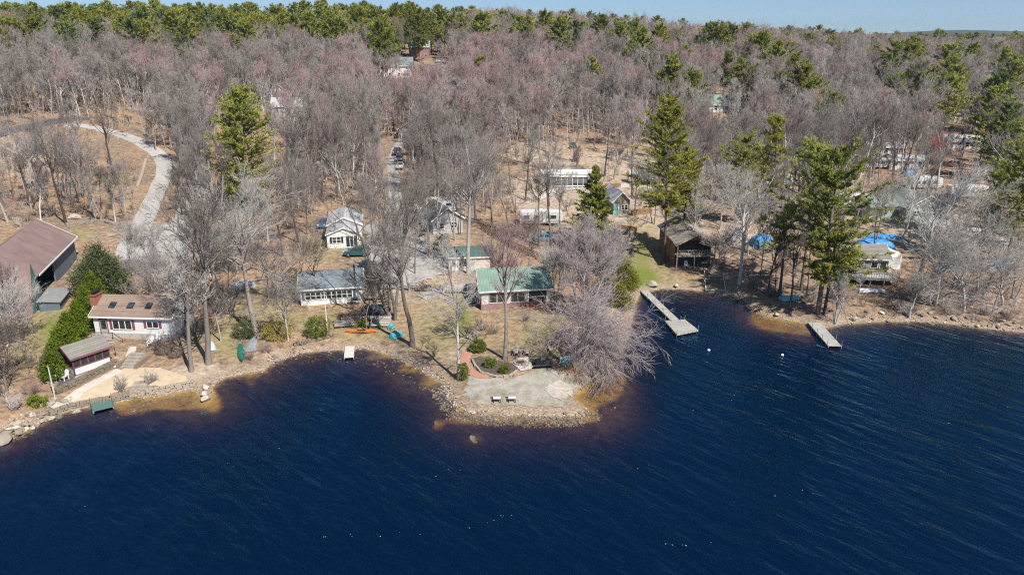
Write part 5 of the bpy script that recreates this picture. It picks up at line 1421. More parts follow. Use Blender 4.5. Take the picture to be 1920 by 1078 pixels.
# small stones: too many to count
c = []
for pxs, n, o0, o1 in ((PEN, 1100, -2.1, .2), ([(-20,838),(44,811),(92,783),(150,765)], 260, -.8, 2.5), ([(1588,607),(1690,602),(1790,608),(1920,623)], 260, -.6, 2.0), ([(396,726),(426,707),(490,699),(543,668),(630,656),(693,654),(766,683),(838,722)], 170, -.3, .8), ([(1100,722),(1126,707),(1153,678)], 90, -.6, .9), ([(1213,548),(1280,542),(1360,552),(1440,592),(1525,612)], 70, -.2, .6), ([(840,770),(960,781),(1095,782)], 360, -1.6, .2), ([(200,757),(271,741),(320,737),(364,728)], 170, -3.5, 0), ([(1098,768),(1085,731),(1126,707),(1153,678)], 170, -3.5, 0), ([(505,683),(575,660),(663,656),(731,665),(800,700),(838,722)], 170, -3, 0), ([(1412,578),(1470,599),(1525,612)], 90, -2.5, 0)):
    at, tot = along(pxs)
    for _ in range(n):
        s = rr.random(); p = at(s); q = at(min(1, s+.01)); t = (q-p)/max(1e-6, np.linalg.norm(q-p)); o = rr.uniform(o0, o1); c.append(p + np.array([-t[1], t[0]])*o)
c = np.array(c); cz = height(c[:, 0], c[:, 1])
scatter('shore_gravel', [rock_mesh(30+i, STONE_W if i % 2 else STONE, .7, 1) for i in range(4)], np.column_stack([c, cz+.04]), rr.uniform(.12, .4, len(c)), rr.uniform(0, 6.28, len(c)), rr.integers(0, 4, len(c)))

def stone_wall(label, pxs, H, thick=.5, base=-.3, m=STONE, name='stone_wall', z=None, back=0.0):
    P = [G(a, b) for a, b in pxs] if z is None else [Vector((*on_level(a, b, z), z)) for a, b in pxs]
    root_loc = P[0].copy(); mb = MB()
    for i in range(len(P)-1):
        a, b = P[i]-root_loc, P[i+1]-root_loc; d = (b-a); l = d.xy.length; t = Vector((d.x, d.y, 0)).normalized(); n_ = Vector((-t.y, t.x, 0))
        zc = base
        while zc < H-.05:
            hh = min(rr.uniform(.2, .32), H-zc); s = 0
            while s < l:
                w_ = min(rr.uniform(.3, .8), l-s+.1)
                f = (s+w_/2)/l; c_ = a + d*f; k0 = rr.uniform(-.06, .06)
                mb.M = Matrix.Translation((c_.x + n_.x*(thick/2+k0), c_.y + n_.y*(thick/2+k0), c_.z+zc)) @ Matrix.Rotation(math.atan2(t.y, t.x)+rr.uniform(-.06, .06), 4, 'Z')
                mb.frus((-w_/2+.01, w_/2-.01, -thick/2, thick/2), (-w_/2+rr.uniform(.02, .08), w_/2-rr.uniform(.02, .08), -thick/2+.04, thick/2-.04), 0, hh-.015)
                s += w_
            zc += hh
    o = mb.build(name, m); o.location = root_loc
    return T(o, label, 'wall')
stone_wall('low stone wall holding the beach at the water left of the green landing', [(96,783),(131,769),(181,759),(206,757),(243,748)], .75, z=0)
stone_wall('straight stone wall at the water right of the beach steps', [(274,744),(320,736),(366,727)], .9, z=0)
stone_wall('upper terrace wall below the screened summer house', [(108,742),(150,722),(190,703),(222,688)], .85)
stone_wall('dry stone wall between cottage lawn and the cove', [(552,652),(575,646),(600,642),(628,634)], .5)
stone_wall('rough stone edge of the mulch bed', [(884,678),(889,690),(903,703),(930,710),(958,710),(970,700)], .32, .28, -.05, STONE_W)
stone_wall('tumbled stone wall along the gravel road', [(262,352),(268,335),(273,318),(277,302)], .7, .7)
stone_wall('long pale stone wall behind the barn', [(126,425),(160,420),(195,419),(215,425),(242,423)], .6, .8, -.2, STONE_W)
stone_wall('stone retaining wall below the dark pontoon cover', [(640,606),(665,603),(692,604)], .6)
def steps(label, px, py, yaw, W, n, rise, run, m=STONE):
    b = G(px, py); root = thing('stone_steps', label, 'steps', b, yaw); mb = MB()
    for i in range(n): mb.frus((-W/2, W/2, i*run, (i+1)*run+.1), (-W/2+.03, W/2-.03, i*run+.02, (i+1)*run+.08), -.6, .12+rise*(i+1)-.16)
    mb.build('tread', WOOD, root)
    q = MB()
    for s in (-1, 1): q.frus((s*(W/2+.2)-.2, s*(W/2+.2)+.2, -.1, n*run), (s*(W/2+.2)-.15, s*(W/2+.2)+.15, 0, n*run-.1), -.6, rise*n*.6)
    q.build('cheek_stone', STONE, root); return root
steps('upper timber and stone steps from the beach to the cottage', 238, 694, -.08, 1.9, 5, .2, .55)
steps('lower stone steps from the beach into the water', 258, 739, .1, 2.0, 4, .16, .5)
# concrete path from steps to cottage
road('garden_path', [(240,676),(245,664),(250,652)], .9, CONC, .09, jit=.03)

# ------- poles
def pole(name, label, px, py, top, r, m, cat='flagpole', ball=True):
    b = G(px, py); H = tree_height(b, top); root = thing(name, label, cat, b)
    mb = MB(); mb.tube((0, 0, -.3), (0, 0, H), r, r*.6, 8); mb.build('shaft', m, root)
    mb = MB(); mb.tube((0, 0, H), (0, 0, H+.16), r*1.7, r*.8, 8); mb.build('cap', STEEL, root)
    mb = MB(); mb.box(-.16, .16, -.16, .16, -.2, .12); mb.build('base', CONCB, root)
    mb = MB(); mb.beam((r+.03, 0, .9), (r*.6+.03, 0, H-.1), .015, .015); mb.build('halyard', TRIM, root)
pole('flagpole', 'pale green flagpole beside the screened summer house', 104, 750, 688, .075, mat('paint_pale_green', (.50, .60, .55), .5))
pole('flagpole', 'thin white flagpole in front of the grey roofed lake cottage', 615, 634, 545, .055, TRIM)
pole('light_post', 'small grey post on the lawn left of the hedge', 73, 690, 668, .06, mat('paint_grey_green', (.35, .40, .37), .6), 'post')
pole('light_post', 'dark post on the terrace corner right of the summer house', 218, 670, 648, .05, BLACKP, 'post')
pole('bird_post', 'brown marker post by the lower right pine trunk', 1396, 533, 515, .07, WOOD, 'post')

# ------- furniture
def adirondack(label, px, py, yaw, m=TRIM, group=None, name='garden_chair'):
    b = G(px, py); root = thing(name, label, 'chair', (b.x, b.y, b.z+.08), yaw, group)
    def bx(nm, *a, M=None):
        q = MB(); q.M = M; q.box(*a); q.build(nm, m, root)
    bx('seat', -.28, .28, -.35, .3, .32, .37)
    q = MB(); q.M = Matrix.Translation((0, .28, .35)) @ Matrix.Rotation(-.35, 4, 'X')
    for i in range(5): q.box(-.3+i*.122, -.19+i*.122, 0, .03, 0, .72+.06*(2-abs(i-2)))
    q.build('backrest', m, root)
    for s in (-1, 1):
        bx('armrest', s*.36-.07, s*.36+.07, -.4, .35, .55, .59)
        bx('leg', s*.34-.04, s*.34+.04, -.36, -.28, 0, .55); bx('leg', s*.34-.04, s*.34+.04, .25, .33, 0, .55)
    return root
adirondack('white garden chair facing the lake beside the hedge foot', 113, 712, .5)
adirondack('white low chair next to the other one at the hedge foot', 122, 715, -.3)
adirondack('white garden chair on the left below the cottage window', 284, 648, .1)
adirondack('white garden chair on the right below the cottage window', 296, 646, -.1)
adirondack('grey wooden chair on the left behind the fire pit', 969, 667, 0, WOOD)
adirondack('grey wooden chair on the right behind the fire pit', 990, 668, -.2, WOOD)
adirondack('white chair in front of the lower bay of the camp', 1287, 503, .1)
# terrace deck at the summer house
patch('dark_terrace', [(104,734),(112,710),(124,704),(142,712),(136,722),(118,736)], mat('terrace_dark', (.09, .085, .085), .8, .2), .09, .5, .04)
# white topped benches on the point
for lab, a in (('left of two white topped little benches at the tip of the point', 932), ('right of two white topped little benches at the tip of the point', 960)):
    b = G(a, 755); root = thing('bench', lab, 'bench', b, 0)
    q = MB(); q.box(-.42, .42, -.26, .26, .5, .57); q.build('seat', mat('bench_white', (.55, .54, .52), .6, .12), root)
    q = MB(); q.M = Matrix.Translation((0, .25, .57)) @ Matrix.Rotation(-.15, 4, 'X'); q.box(-.42, .42, 0, .05, .08, .42); q.build('backrest', WOOD, root)
    for x in (-.36, .36):
        for y in (-.2, .2): q = MB(); q.box(x-.04, x+.04, y-.04, y+.04, -.1, .52); q.build('leg', BLACKP, root)
# fire pit
b = G(975, 684); root = thing('fire_pit', 'round stone fire pit on the small terrace of the point', 'fire pit', b)
q = MB()
for i in range(12):
    a = i*math.pi/6; q.M = Matrix.Translation((.7*math.cos(a), .7*math.sin(a), 0)) @ Matrix.Rotation(a, 4, 'Z'); q.frus((-.16, .16, -.17, .17), (-.13, .13, -.14, .14), -.1, .32)
q.build('ring', STONE_W, root)
q = MB(); q.tube((0, 0, -.05), (0, 0, .18), .56, n=16); q.build('ash', mat('ash_black', (.05, .04, .035), .95), root)
# covered grill table
b = G(1017, 686); root = thing('covered_table', 'black covered picnic table right of the fire pit', 'table', b, .15)
q = MB(); q.frus((-1.0, 1.0, -.65, .65), (-.85, .85, -.5, .5), .12, .78); q.build('cover', BLACKP, root, .05)
q = MB(); q.box(-1.35, 1.35, -1.05, -.75, .4, .45); q.box(-1.35, 1.35, .75, 1.05, .4, .45); q.build('bench', TARP_D, root)
q = MB(); q.frus((-.4, .4, -.3, .3), (-.25, .25, -.18, .18), .78, 1.05); q.build('covered_lid', TARP_D, root, .03)
for x in (-1.1, 1.1): q = MB(); q.beam((x, -.95, .0), (x, .95, .42), .07, .1); q.beam((x, .95, .0), (x, -.95, .42), .06, .1); q.build('leg', BLACKP, root)
b = G(1060, 681); root = thing('paddle_boat_cover', 'turquoise bundle at the stern of the yellow canoe', 'bundle', b, .3)
q = MB(); q.frus((-.7, .7, -.5, .5), (-.5, .5, -.3, .3), -.1, .6); q.build('tarpaulin', TURQ, root, .12)
q = MB(); q.beam((-.75, 0, .3), (.75, 0, .3), .03, 1.05); q.build('strap', TRIM, root)
# grill on the lake cottage lawn and one under the camp
def grill(label, px, py, m):
    b = G(px, py); root = thing('grill', label, 'grill', b, .1)
    q = MB(); q.prism([(-.3,.75),(.3,.75),(.3,1.0),(.15,1.2),(-.15,1.2),(-.3,1.0)], 'x', -.5, .5); q.build('lid', m, root, .03)
    q = MB(); q.box(-.95, -.52, -.25, .25, .82, .87); q.box(.52, .95, -.25, .25, .82, .87); q.build('side_shelf', STEEL, root)
    for x in (-.45, .45):
        for y in (-.25, .25): q = MB(); q.box(x-.03, x+.03, y-.03, y+.03, 0, .75); q.build('leg', BLACKP, root)
grill('black grill at the lower right corner of the lake cottage', 666, 572, BLACKP)
grill('grey grill under the porch of the camp', 1319, 501, STEEL)
# two white buoys
for a, b, lab in ((1329,656,'white mooring buoy in the middle of the bay'),(1467,665,'smaller white buoy right of the middle of the bay')):
    c = on_level(a, b, .15); root = thing('buoy', lab, 'buoy', (c[0], c[1], 0))
    bm = bmesh.new(); bmesh.ops.create_uvsphere(bm, u_segments=14, v_segments=9, radius=.17); me = bpy.data.meshes.new('float'); bm.to_mesh(me); bm.free(); me.materials.append(TRIM); o = put('float', me, root, (0, 0, .12)); o.scale = (1.2, 1, .9)
    q = MB(); q.tube((0, 0, .28), (0, 0, .4), .05, .03, 8); q.build('ring', STEEL, root)
# bins, wood piles and clutter of the camp
def barrel(label, px, py, m, H=.95, r=.32):
    b = G(px, py); root = thing('barrel', label, 'barrel', b); q = MB()
    prof = [(0,r*.9),(.1,r),(H*.5,r*1.05),(H-.1,r),(H,r*.9)]
    q.loft([[(rr_*math.cos(2*math.pi*i/12), rr_*math.sin(2*math.pi*i/12), z_) for i in range(12)] for z_, rr_ in prof]); q.build('drum', m, root)
    q = MB(); q.tube((0, 0, H), (0, 0, H+.05), r*.95, n=12); q.build('lid', BLACKP, root)
barrel('blue barrel left of the camp porch', 1262, 492, mat('drum_blue', (.04, .16, .36), .5)); barrel('teal barrel beside the cabin', 1290, 380, TURQ)
def woodpile(label, px, py, L, yaw):
    b = G(px, py); root = thing('woodpile', label, 'woodpile', b, yaw); q = MB()
    for j in range(5):
        for i in range(int(L/.24)):
            q.tube((-L/2+i*.24+.12*(j % 2), -.4+rr.uniform(-.08, .08), .12+j*.2), (-L/2+i*.24+.12*(j % 2), .4+rr.uniform(-.08, .08), .12+j*.2), .11, n=6)
    q.build('logs', WOODB, root); q = MB(); q.beam((-L/2, 0, -.02), (L/2, 0, -.02), .7, .08); q.build('pallet', WOOD, root)
woodpile('stacked firewood right of the cabin', 1204, 402, 5, .3); woodpile('stacked firewood in front of the camp slope', 1180, 432, 3.6, -.5); woodpile('woodpile beside the mobile home', 1150, 352, 4.0, .1)
# fallen trunks
for a, b, c_, d_, r0, lab in ((1420,545,1500,570,.12,'fallen pale branch on the pine shaded bank'),(990,372,1035,352,.14,'felled log on the cleared camp ground'),(1650,556,1725,566,.12,'fallen trunk along the brushy right bank'),(80,452,110,440,.14,'fallen log on the bank behind the barn'),(400,578,440,560,.16,'long pale log in the tangle between the cottages')):
    p, q_ = G(a, b), G(c_, d_); mb = MB(); mb.tube((0, 0, .12), tuple(q_-p+Vector((0, 0, .15))), r0, r0*.5, 8)
    dd = q_-p
    for f in (.3, .5, .7, .85): mb.tube(tuple(dd*f+Vector((0, 0, .12))), tuple(dd*(f+.12)+Vector((rr.uniform(-.5, .5), rr.uniform(-1, 1), rr.uniform(.4, .9)))), r0*.4, .015, 5)
    o = mb.build('fallen_log', BARK_PALE); o.location = p; T(o, lab, 'log')
# flecks of foam drifting on the lake in broken lines
fl = []
for (a, b, c_, d_, n) in ((560,1010,860,995,16),(880,990,1000,950,14),(1240,1020,1460,1010,12),(1370,940,1540,918,14),(780,905,870,880,8),(400,880,520,840,8),(1300,770,1520,690,10),(1660,820,1900,760,8),(80,1040,200,900,6),(1180,890,1220,870,5)):
    for _ in range(n//2):
        t = rr.random(); c = on_level(a+(c_-a)*t+rr.normal(0, 5), b+(d_-b)*t+rr.normal(0, 3), 0.0); fl.append((c[0], c[1], .012))
fm = []
for k_ in range(3):
    q = MB(); q.tube((0, 0, -.01), (0, 0, .012), .5, .35, 7); me = bpy.data.meshes.new('fleck'); me.from_pydata([(x*(1+.6*k_), y, z) for x, y, z in q.v], [], q.f); me.materials.append(mat('foam_white', (.42, .45, .47), .7, .1)); fm.append(me)
scatter('foam', fm, np.array(fl), rr.uniform(.02, .075, len(fl)), rr.uniform(0, 6.28, len(fl)), rr.integers(0, 3, len(fl)))
# ------------------------------------------------------------------ trees that stand out one by one
def bare_at(px, py, top, label, seed, m1=BARK, m2=TWIG, name='bare_tree', cat='tree', group=None, k=1.0, **kw):
    b = G(px, py); H = max(2.0, tree_height(b, top))*k
    kw.setdefault('r', .012*H + .03)
    tr, cr = bare_tree(seed, H, **kw)
    return plant(name, label, cat, b, tr, cr, m1, m2, 0, group)

BIG = dict(n1=18, n2=8, n3=5, n4=3)
MID = dict(n1=13, n2=7, n3=5, n4=2)
bare_at(359, 697, 440, 'dark leaning oak left of the two trunks beside the beach cottage', 11, BARK, TWIG_PALE, 'bare_oak', spread=4.2, lean=(-.02, .03), r=.30, **MID)
bare_at(391, 683, 345, 'tall bare oak with crooked limbs right of the beach cottage', 12, BARK, TWIG, 'bare_oak', spread=7.6, r=.38, wander=.13, lean=(-.03, .02), **BIG)
bare_at(484, 633, 335, 'big grey oak between green canoe and grey roofed lake cottage', 13, BARK, TWIG_PALE, 'bare_oak', spread=8.2, r=.40, wander=.13, droop=.03, cb=.28, **BIG)
bare_at(472, 448, 338, 'white birch on the left of the pair above the parked boat', 14, BARK_BIRCH, TWIG_PALE, 'white_birch', spread=3.6, up=.3, forks=3, r=.2, **MID)
bare_at(503, 453, 352, 'white birch on the right of the pair above the parked boat', 15, BARK_BIRCH, TWIG_PALE, 'white_birch', spread=2.8, up=.3, forks=2, r=.16, **MID)
bare_at(738, 600, 300, 'broad dark oak of several trunks beside the wooden stairs', 16, BARK, TWIG, 'bare_oak', spread=7.4, stems=3, r=.32, wander=.12, **MID)
bare_at(773, 648, 392, 'straight dark trunk with small crown at water edge near blue tarps', 17, BARK_DARK, TWIG, 'bare_tree', spread=4.2, r=.36, wander=.09, cb=.4, **MID)
bare_at(862, 713, 470, 'slender pale leaning tree at left corner of the peninsula', 18, BARK_PALE, TWIG_PALE, 'bare_tree', spread=5.0, r=.20, lean=(-.05, .08), cb=.22, forks=2, droop=.02, **MID)
bare_at(946, 674, 400, 'red budded maple standing behind the mulch bed before green roofed house', 19, BARK, TWIG_RED, 'red_maple', spread=5.2, r=.27, cb=.38, up=.2, forks=4, **MID)
bare_at(1070, 676, 545, 'sprawling silver purple tree hanging over the water on the peninsula', 20, BARK, TWIG_PURPLE, 'weeping_tree', k=.72, spread=7.6, r=.34, stems=3, lean=(.85, -.2), droop=.125, cb=.2, up=.10, n1=28, n2=9, n3=6, n4=3, tw=.021, wander=.1)
bare_at(1095, 600, 430, 'grey fan shaped tree between the green house and the cedars', 21, BARK_PALE, TWIG_PURPLE, 'bare_tree', spread=5.6, r=.24, stems=4, up=.22, cb=.15, n1=20, n2=9, n3=6, n4=4)
bare_at(1042, 560, 470, 'grey bushy tree against the right end of the green metal roof', 22, BARK, TWIG_PALE, 'bare_tree', spread=3.4, r=.14, stems=4, up=.25, cb=.1, **MID)
bare_at(878, 513, 238, 'tall straight grey trunk right in front of green shingled shed', 23, BARK_PALE, TWIG, 'bare_oak', spread=6.4, r=.36, cb=.5, wander=.05, **BIG)
bare_at(805, 482, 300, 'tall forked hardwood left of the dark rhododendron by the shed', 24, BARK, TWIG, 'bare_tree', spread=5.0, r=.28, cb=.4, forks=2, **MID)
bare_at(822, 470, 330, 'pale trunk rising in front of the small grey gabled house', 25, BARK_PALE, TWIG, 'bare_tree', spread=4.2, r=.22, cb=.45, **MID)
bare_at(854, 452, 310, 'thin pale trunk right of the small grey gabled house', 26, BARK_PALE, TWIG, 'bare_tree', spread=4.0, r=.2, cb=.5, **MID)
bare_at(1277, 498, 330, 'pale leaning tree crossing the porch of the two storey camp', 27, BARK_PALE, TWIG_PALE, 'bare_tree', spread=4.6, r=.24, lean=(.12, .05), cb=.45, wander=.1, **MID)
bare_at(1386, 533, 305, 'pale forked maple at the bay shore right of the boat rack', 28, BARK_PALE, TWIG_PALE, 'bare_tree', spread=5.2, r=.30, forks=4, cb=.35, **MID)
bare_at(1480, 583, 415, 'slender dark trunk beside the upturned blue dinghy', 29, BARK_DARK, TWIG, 'bare_tree', spread=3.0, r=.18, cb=.5, **MID)
bare_at(1606, 575, 500, 'spindly sapling in front of the deck cottage', 30, BARK_PALE, TWIG_PALE, 'bare_tree', spread=1.4, r=.07, cb=.45, n1=7, n2=4, n3=3, n4=1)
bare_at(1566, 608, 512, 'clump of thin grey stems beside the shore end of the short dock', 31, BARK_PALE, TWIG_PALE, 'bare_tree', spread=1.7, r=.1, stems=6, up=.35, cb=.3, forks=2, n1=12, n2=5, n3=4, n4=1)
bare_at(1709, 565, 292, 'tall pale oak right of the deck cottage', 32, BARK_PALE, TWIG_PALE, 'bare_oak', spread=6.0, r=.30, wander=.1, cb=.35, **BIG)
bare_at(1750, 574, 440, 'gnarled low tree with twisted white branches at the right shore', 33, BARK_PALE, TWIG_PALE, 'gnarled_oak', spread=7.6, r=.36, stems=3, wander=.22, lean=(.1, .0), cb=.12, up=.03, n1=20, n2=8, n3=5, n4=1)
bare_at(1835, 560, 415, 'crooked white branched tree right of the gnarled low one', 34, BARK_PALE, TWIG_PALE, 'gnarled_oak', spread=5.5, r=.26, stems=2, wander=.2, cb=.2, up=.05, n1=16, n2=8, n3=5, n4=1)
bare_at(12, 742, 610, 'dark crooked tree at the shore below the hedge', 35, BARK_DARK, TWIG_DARK, 'bare_tree', spread=4.6, r=.24, stems=2, wander=.2, cb=.15, up=.04, **MID)
bare_at(287, 500, 415, 'small twin stemmed bare tree at the edge of the gravel yard', 36, BARK_DARK, TWIG_PALE, 'bare_tree', spread=2.6, r=.12, stems=2, cb=.25, **MID)
bare_at(178, 408, 205, 'tall grey oak behind the barn beside the gravel road', 37, BARK, TWIG, 'bare_oak', spread=5.5, r=.30, wander=.1, **MID)
bare_at(60, 398, 200, 'forked oak standing behind the barn roof', 38, BARK, TWIG, 'bare_oak', spread=5.5, r=.28, wander=.12, forks=4, **MID)
bare_at(116, 372, 190, 'dark trunked oak on the leafy bank behind the barn', 39, BARK_DARK, TWIG, 'bare_oak', spread=5.0, r=.26, wander=.1, **MID)
bare_at(1012, 462, 285, 'bare trunk in front of the white trailer near the wooden fence', 40, BARK, TWIG, 'bare_tree', spread=3.6, r=.2, cb=.5, **MID)
bare_at(1032, 468, 262, 'darker bare trunk at the right end of the white trailer', 41, BARK_DARK, TWIG, 'bare_tree', spread=4.2, r=.22, cb=.5, **MID)
bare_at(1050, 452, 300, 'grey trunk leaning beside the spruce by the white trailer', 42, BARK, TWIG, 'bare_tree', spread=3.6, r=.2, cb=.45, lean=(.05, 0), **MID)
bare_at(560, 455, 318, 'dark slanted hardwood on the leafy slope left of the garage', 43, BARK_DARK, TWIG, 'bare_tree', spread=4.2, r=.22, lean=(-.1, .05), **MID)
bare_at(1640, 470, 320, 'twin trunked bare tree beside the blue tarps', 44, BARK_DARK, TWIG, 'bare_tree', spread=4.6, r=.2, stems=2, **MID)
bare_at(1790, 540, 330, 'leaning grey hardwood among the brush at right shore', 45, BARK, TWIG_PALE, 'bare_tree', spread=5.0, r=.22, stems=2, lean=(.1, .05), wander=.1, **MID)
bare_at(1425, 520, 395, 'thin grey tree between the blue dome tarp and the pines', 46, BARK, TWIG, 'bare_tree', spread=3.0, r=.13, **MID)
bare_at(1350, 430, 300, 'pale many limbed tree above the silver tarp', 47, BARK_PALE, TWIG_PALE, 'bare_tree', spread=4.8, r=.2, stems=2, cb=.3, **MID)
bare_at(835, 395, 225, 'grey hardwood behind the left travel trailer', 48, BARK, TWIG, 'bare_tree', spread=5.0, r=.24, **MID)
bare_at(905, 380, 235, 'reddish hardwood left of the cleared camp ground', 49, BARK, TWIG_RED, 'bare_tree', spread=5.0, r=.22, **MID)

for i, (a, b, tp_, lab, w_) in enumerate([(905,335,258,'bright red budded maple above the wooden fence',4.0),(1752,330,262,'bright red maple by the white trailer with the blue nose',4.5),(1335,165,98,'rusty red maple on the right slope above the green roofed cabin',4.0),(1080,335,272,'low reddish maple by the purple tent',2.4),(700,170,110,'red maple left of the distant pale house',4.0)]):
    bare_at(a, b, tp_, lab, 880+i, BARK, TWIG_BRIGHT if i < 3 else TWIG_RED, 'red_maple', spread=w_, r=.14, cb=.35, up=.3, **MID)
MORE = [(330,556,470,'thin bare tree behind the beach cottage roof',TWIG_PALE),(424,562,420,'bare tree in the tangle between the two white cottages',TWIG),(446,512,392,'grey bare tree above the covered boat',TWIG_PALE),(530,482,372,'bare tree left of the lake cottage roof',TWIG),(250,520,432,'bare tree at the right of the yew',TWIG_PALE),
    (398,520,400,'bare tree on the right edge of the gravel yard',TWIG),(700,452,345,'bare tree between the garage and the straight driveway',TWIG),(757,472,352,'bare tree at the edge of the parking yard',TWIG),(783,432,300,'tall bare tree by the left travel trailer',TWIG),(862,440,300,'bare tree behind the green shingled shed',TWIG),(680,432,330,'slim bare tree behind the garage',TWIG),
    (1810,585,470,'pale bare tree at the brushy right bank',TWIG_PALE),(1860,590,470,'spindly bare tree near the right edge',TWIG_PALE),(1900,560,420,'bare tree at the right edge under the great pine',TWIG),(1830,500,370,'bare tree between gnarled tree and right pine',TWIG),(1775,480,345,'bare tree below the white trailer with the blue nose',TWIG),
    (1310,420,290,'bare tree behind the camp roof',TWIG),(1405,480,360,'bare tree between the silver tarp and blue dome',TWIG_PALE),(1440,548,420,'bare dark sapling in the pine shade',TWIG),(1465,500,375,'bare tree left of the shoreline pair',TWIG),(1345,520,430,'bare tree right of the camp porch',TWIG_PALE),(1225,420,300,'bare tree left of the tall yellowish pine',TWIG),(1190,398,290,'bare tree by the camp cabin',TWIG),
    (15,650,535,'pale bare tree at the left edge before the barn',TWIG_PALE),(48,640,560,'bare tree in front of the barn gable',TWIG_PALE),(-12,610,500,'bare tree cut off by the left edge below the barn roof',TWIG),(1705,598,520,'crooked bare tree on the rocks of the right bank',TWIG_PALE),(1880,575,470,'bare tree over the boulder in the brush',TWIG_PALE),(1725,470,340,'bare tree at the corner of the grey green house',TWIG),(1690,450,320,'bare tree before the wing of the grey green house',TWIG),(1840,470,330,'bare tree at the camp road bend',TWIG),(1395,470,330,'bare tree above the silver tarp',TWIG),(1300,400,270,'bare tree high behind the camp',TWIG),
    (590,560,440,'bare tree rising before the left end of the lake cottage roof',TWIG),(712,540,395,'bare tree between the navy car and the wooden stairs',TWIG),(768,545,400,'bare tree on the gravel between stairs and boardwalk',TWIG),(778,515,385,'grey bare tree at the corner of the parking yard',TWIG_PALE),(690,620,500,'thin bare tree over the dock panel',TWIG),(505,560,430,'bare tree in the brush right of the big grey oak',TWIG),
    (350,640,500,'bare tree at the right wall of the beach cottage',TWIG_PALE),(415,640,520,'thin bare tree behind the upturned pale blue boat',TWIG),(300,590,470,'bare tree above the beach cottage ridge',TWIG),(850,560,455,'bare tree over the boardwalk ramp',TWIG_PALE),(990,520,400,'reddish bare tree behind the green metal roof',TWIG_RED),
    (540,640,520,'thin bare tree at the forsythia',TWIG),(960,440,320,'bare tree on the slope above the rail fence',TWIG),(725,395,275,'bare tree left of the driveway near the trailer',TWIG),(775,360,235,'tall bare tree right of the driveway',TWIG),
    (575,440,330,'bare tree at the foot of the leafy slope',TWIG),(540,415,300,'bare tree high on the leafy slope',TWIG),(645,385,270,'bare tree right behind the garage roof ridge',TWIG)]
for i, (a, b, tp_, lab, m) in enumerate(MORE):
    if a > 1600:
        bare_at(a, b, tp_, lab, 800+i, BARK_PALE if i % 2 else BARK, m, spread=3.8+.5*(i % 5), r=.14+.03*(i % 4), cb=.22+.08*(i % 3), wander=.16+.03*(i % 3), stems=1+(i % 3 == 1), forks=2+(i % 3), up=.05+.05*(i % 3), lean=(.08*((i % 5)-2), .03*((i % 3)-1)), n1=11, n2=7, n3=4, n4=2)
        continue
    bare_at(a, b, tp_, lab, 800+i, BARK_DARK if i % 3 == 0 else BARK if i % 3 == 1 else BARK_PALE, m, spread=3.6+.35*(i % 5), r=.13+.02*(i % 4), cb=.3, wander=.09+.02*(i % 3), stems=1+(i % 4 == 1), forks=2+(i % 3), up=.14, **MID)
for i, (a, b, tp_) in enumerate([(1296,470,380),(1452,556,400),(1490,520,330),(1512,560,350),(1470,470,320),(1436,470,340),(1545,500,330),(1560,560,440)]):
    bare_at(a, b, tp_, 'thin dark understorey stem among the shoreline pines', 860+i, BARK_DARK, TWIG_DARK, spread=1.8, r=.1, cb=.5, group='thin stems among the shoreline pines', **MID)
def pine_at(px, py, top, label, seed, width, m2=PINE_F, name='pine_tree', k=1.0, m1=BARK_DARK, group=None, **kw):
    b = G(px, py); H = tree_height(b, top)*k
    tr, cr = pine_tree(seed, H, width=width, **kw)
    return plant(name, label, 'tree', b, tr, cr, m1, m2, random.uniform(0, 6), group)
pine_at(466, 398, 166, 'great lone white pine beside the left woods', 101, 8.8, cb=.10, step=.6, per=7, gaps=.05, q=12, tufts=13)
pine_at(1245, 490, 172, 'tall yellowish pine over the bright lawn', 102, 6.2, PINE_Y, cb=.34, gaps=.35, step=.8, q=12, tufts=12)
pine_at(1502, 545, 258, 'left pine of the tall shoreline pair', 103, 6.4, cb=.34, gaps=.3, step=.75, q=12, tufts=12)
pine_at(1533, 588, 272, 'right pine of the tall shoreline pair, thick dark trunk', 104, 7.2, cb=.26, gaps=.28, step=.75, q=12, tufts=12, r=.42)
pine_at(1884, 500, 232, 'large pine at the right edge above the brush', 105, 8.6, cb=.25, gaps=.22, step=.7, q=12, tufts=12)
pine_at(1925, 470, 150, 'tall pine cut off by the right edge', 106, 7.5, cb=.3, gaps=.1, step=.65, q=12)
pine_at(1855, 480, 300, 'middle sized pine left of the right edge giant', 113, 5.2, PINE_F, cb=.3, gaps=.2)
pine_at(1117, 470, 308, 'dark pointed spruce beside the camp cabin', 107, 6.2, PINE_F, 'spruce_tree', cb=.05, conic=True, step=.5, per=8, gaps=.05, q=12, tufts=13)
pine_at(1378, 420, 250, 'bushy mid sized pine above the silver tarp', 108, 5.8, PINE_F, cb=.25, gaps=.15)
pine_at(1442, 395, 218, 'slim pale green pine left of the shoreline pair', 109, 5.0, PINE_Y, cb=.3, gaps=.25)
pine_at(1278, 470, 270, 'lower pine pressed against the tall yellowish one', 110, 4.6, PINE_Y, cb=.3, gaps=.25)
pine_at(1460, 560, 380, 'thin pine with sparse green between the shore trunks', 111, 3.2, PINE_F, cb=.55, gaps=.4)
pine_at(1545, 590, 430, 'short pine with drooping tufts in front of the deck cottage', 112, 4.4, PINE_Y, cb=.42, gaps=.25)

def top_at(px, py, h):
    d = ray(px, py); d = d/d[1]
    X, Y, Z = d[0]*TS, TS, CAMZ + d[2]*TS
    ok = np.nonzero((Z - height(X, Y) <= h) & (TS > 100))[0]
    i = ok[0] if len(ok) else len(TS)-1
    return Vector((X[i], Y[i], Hat(X[i], Y[i])))

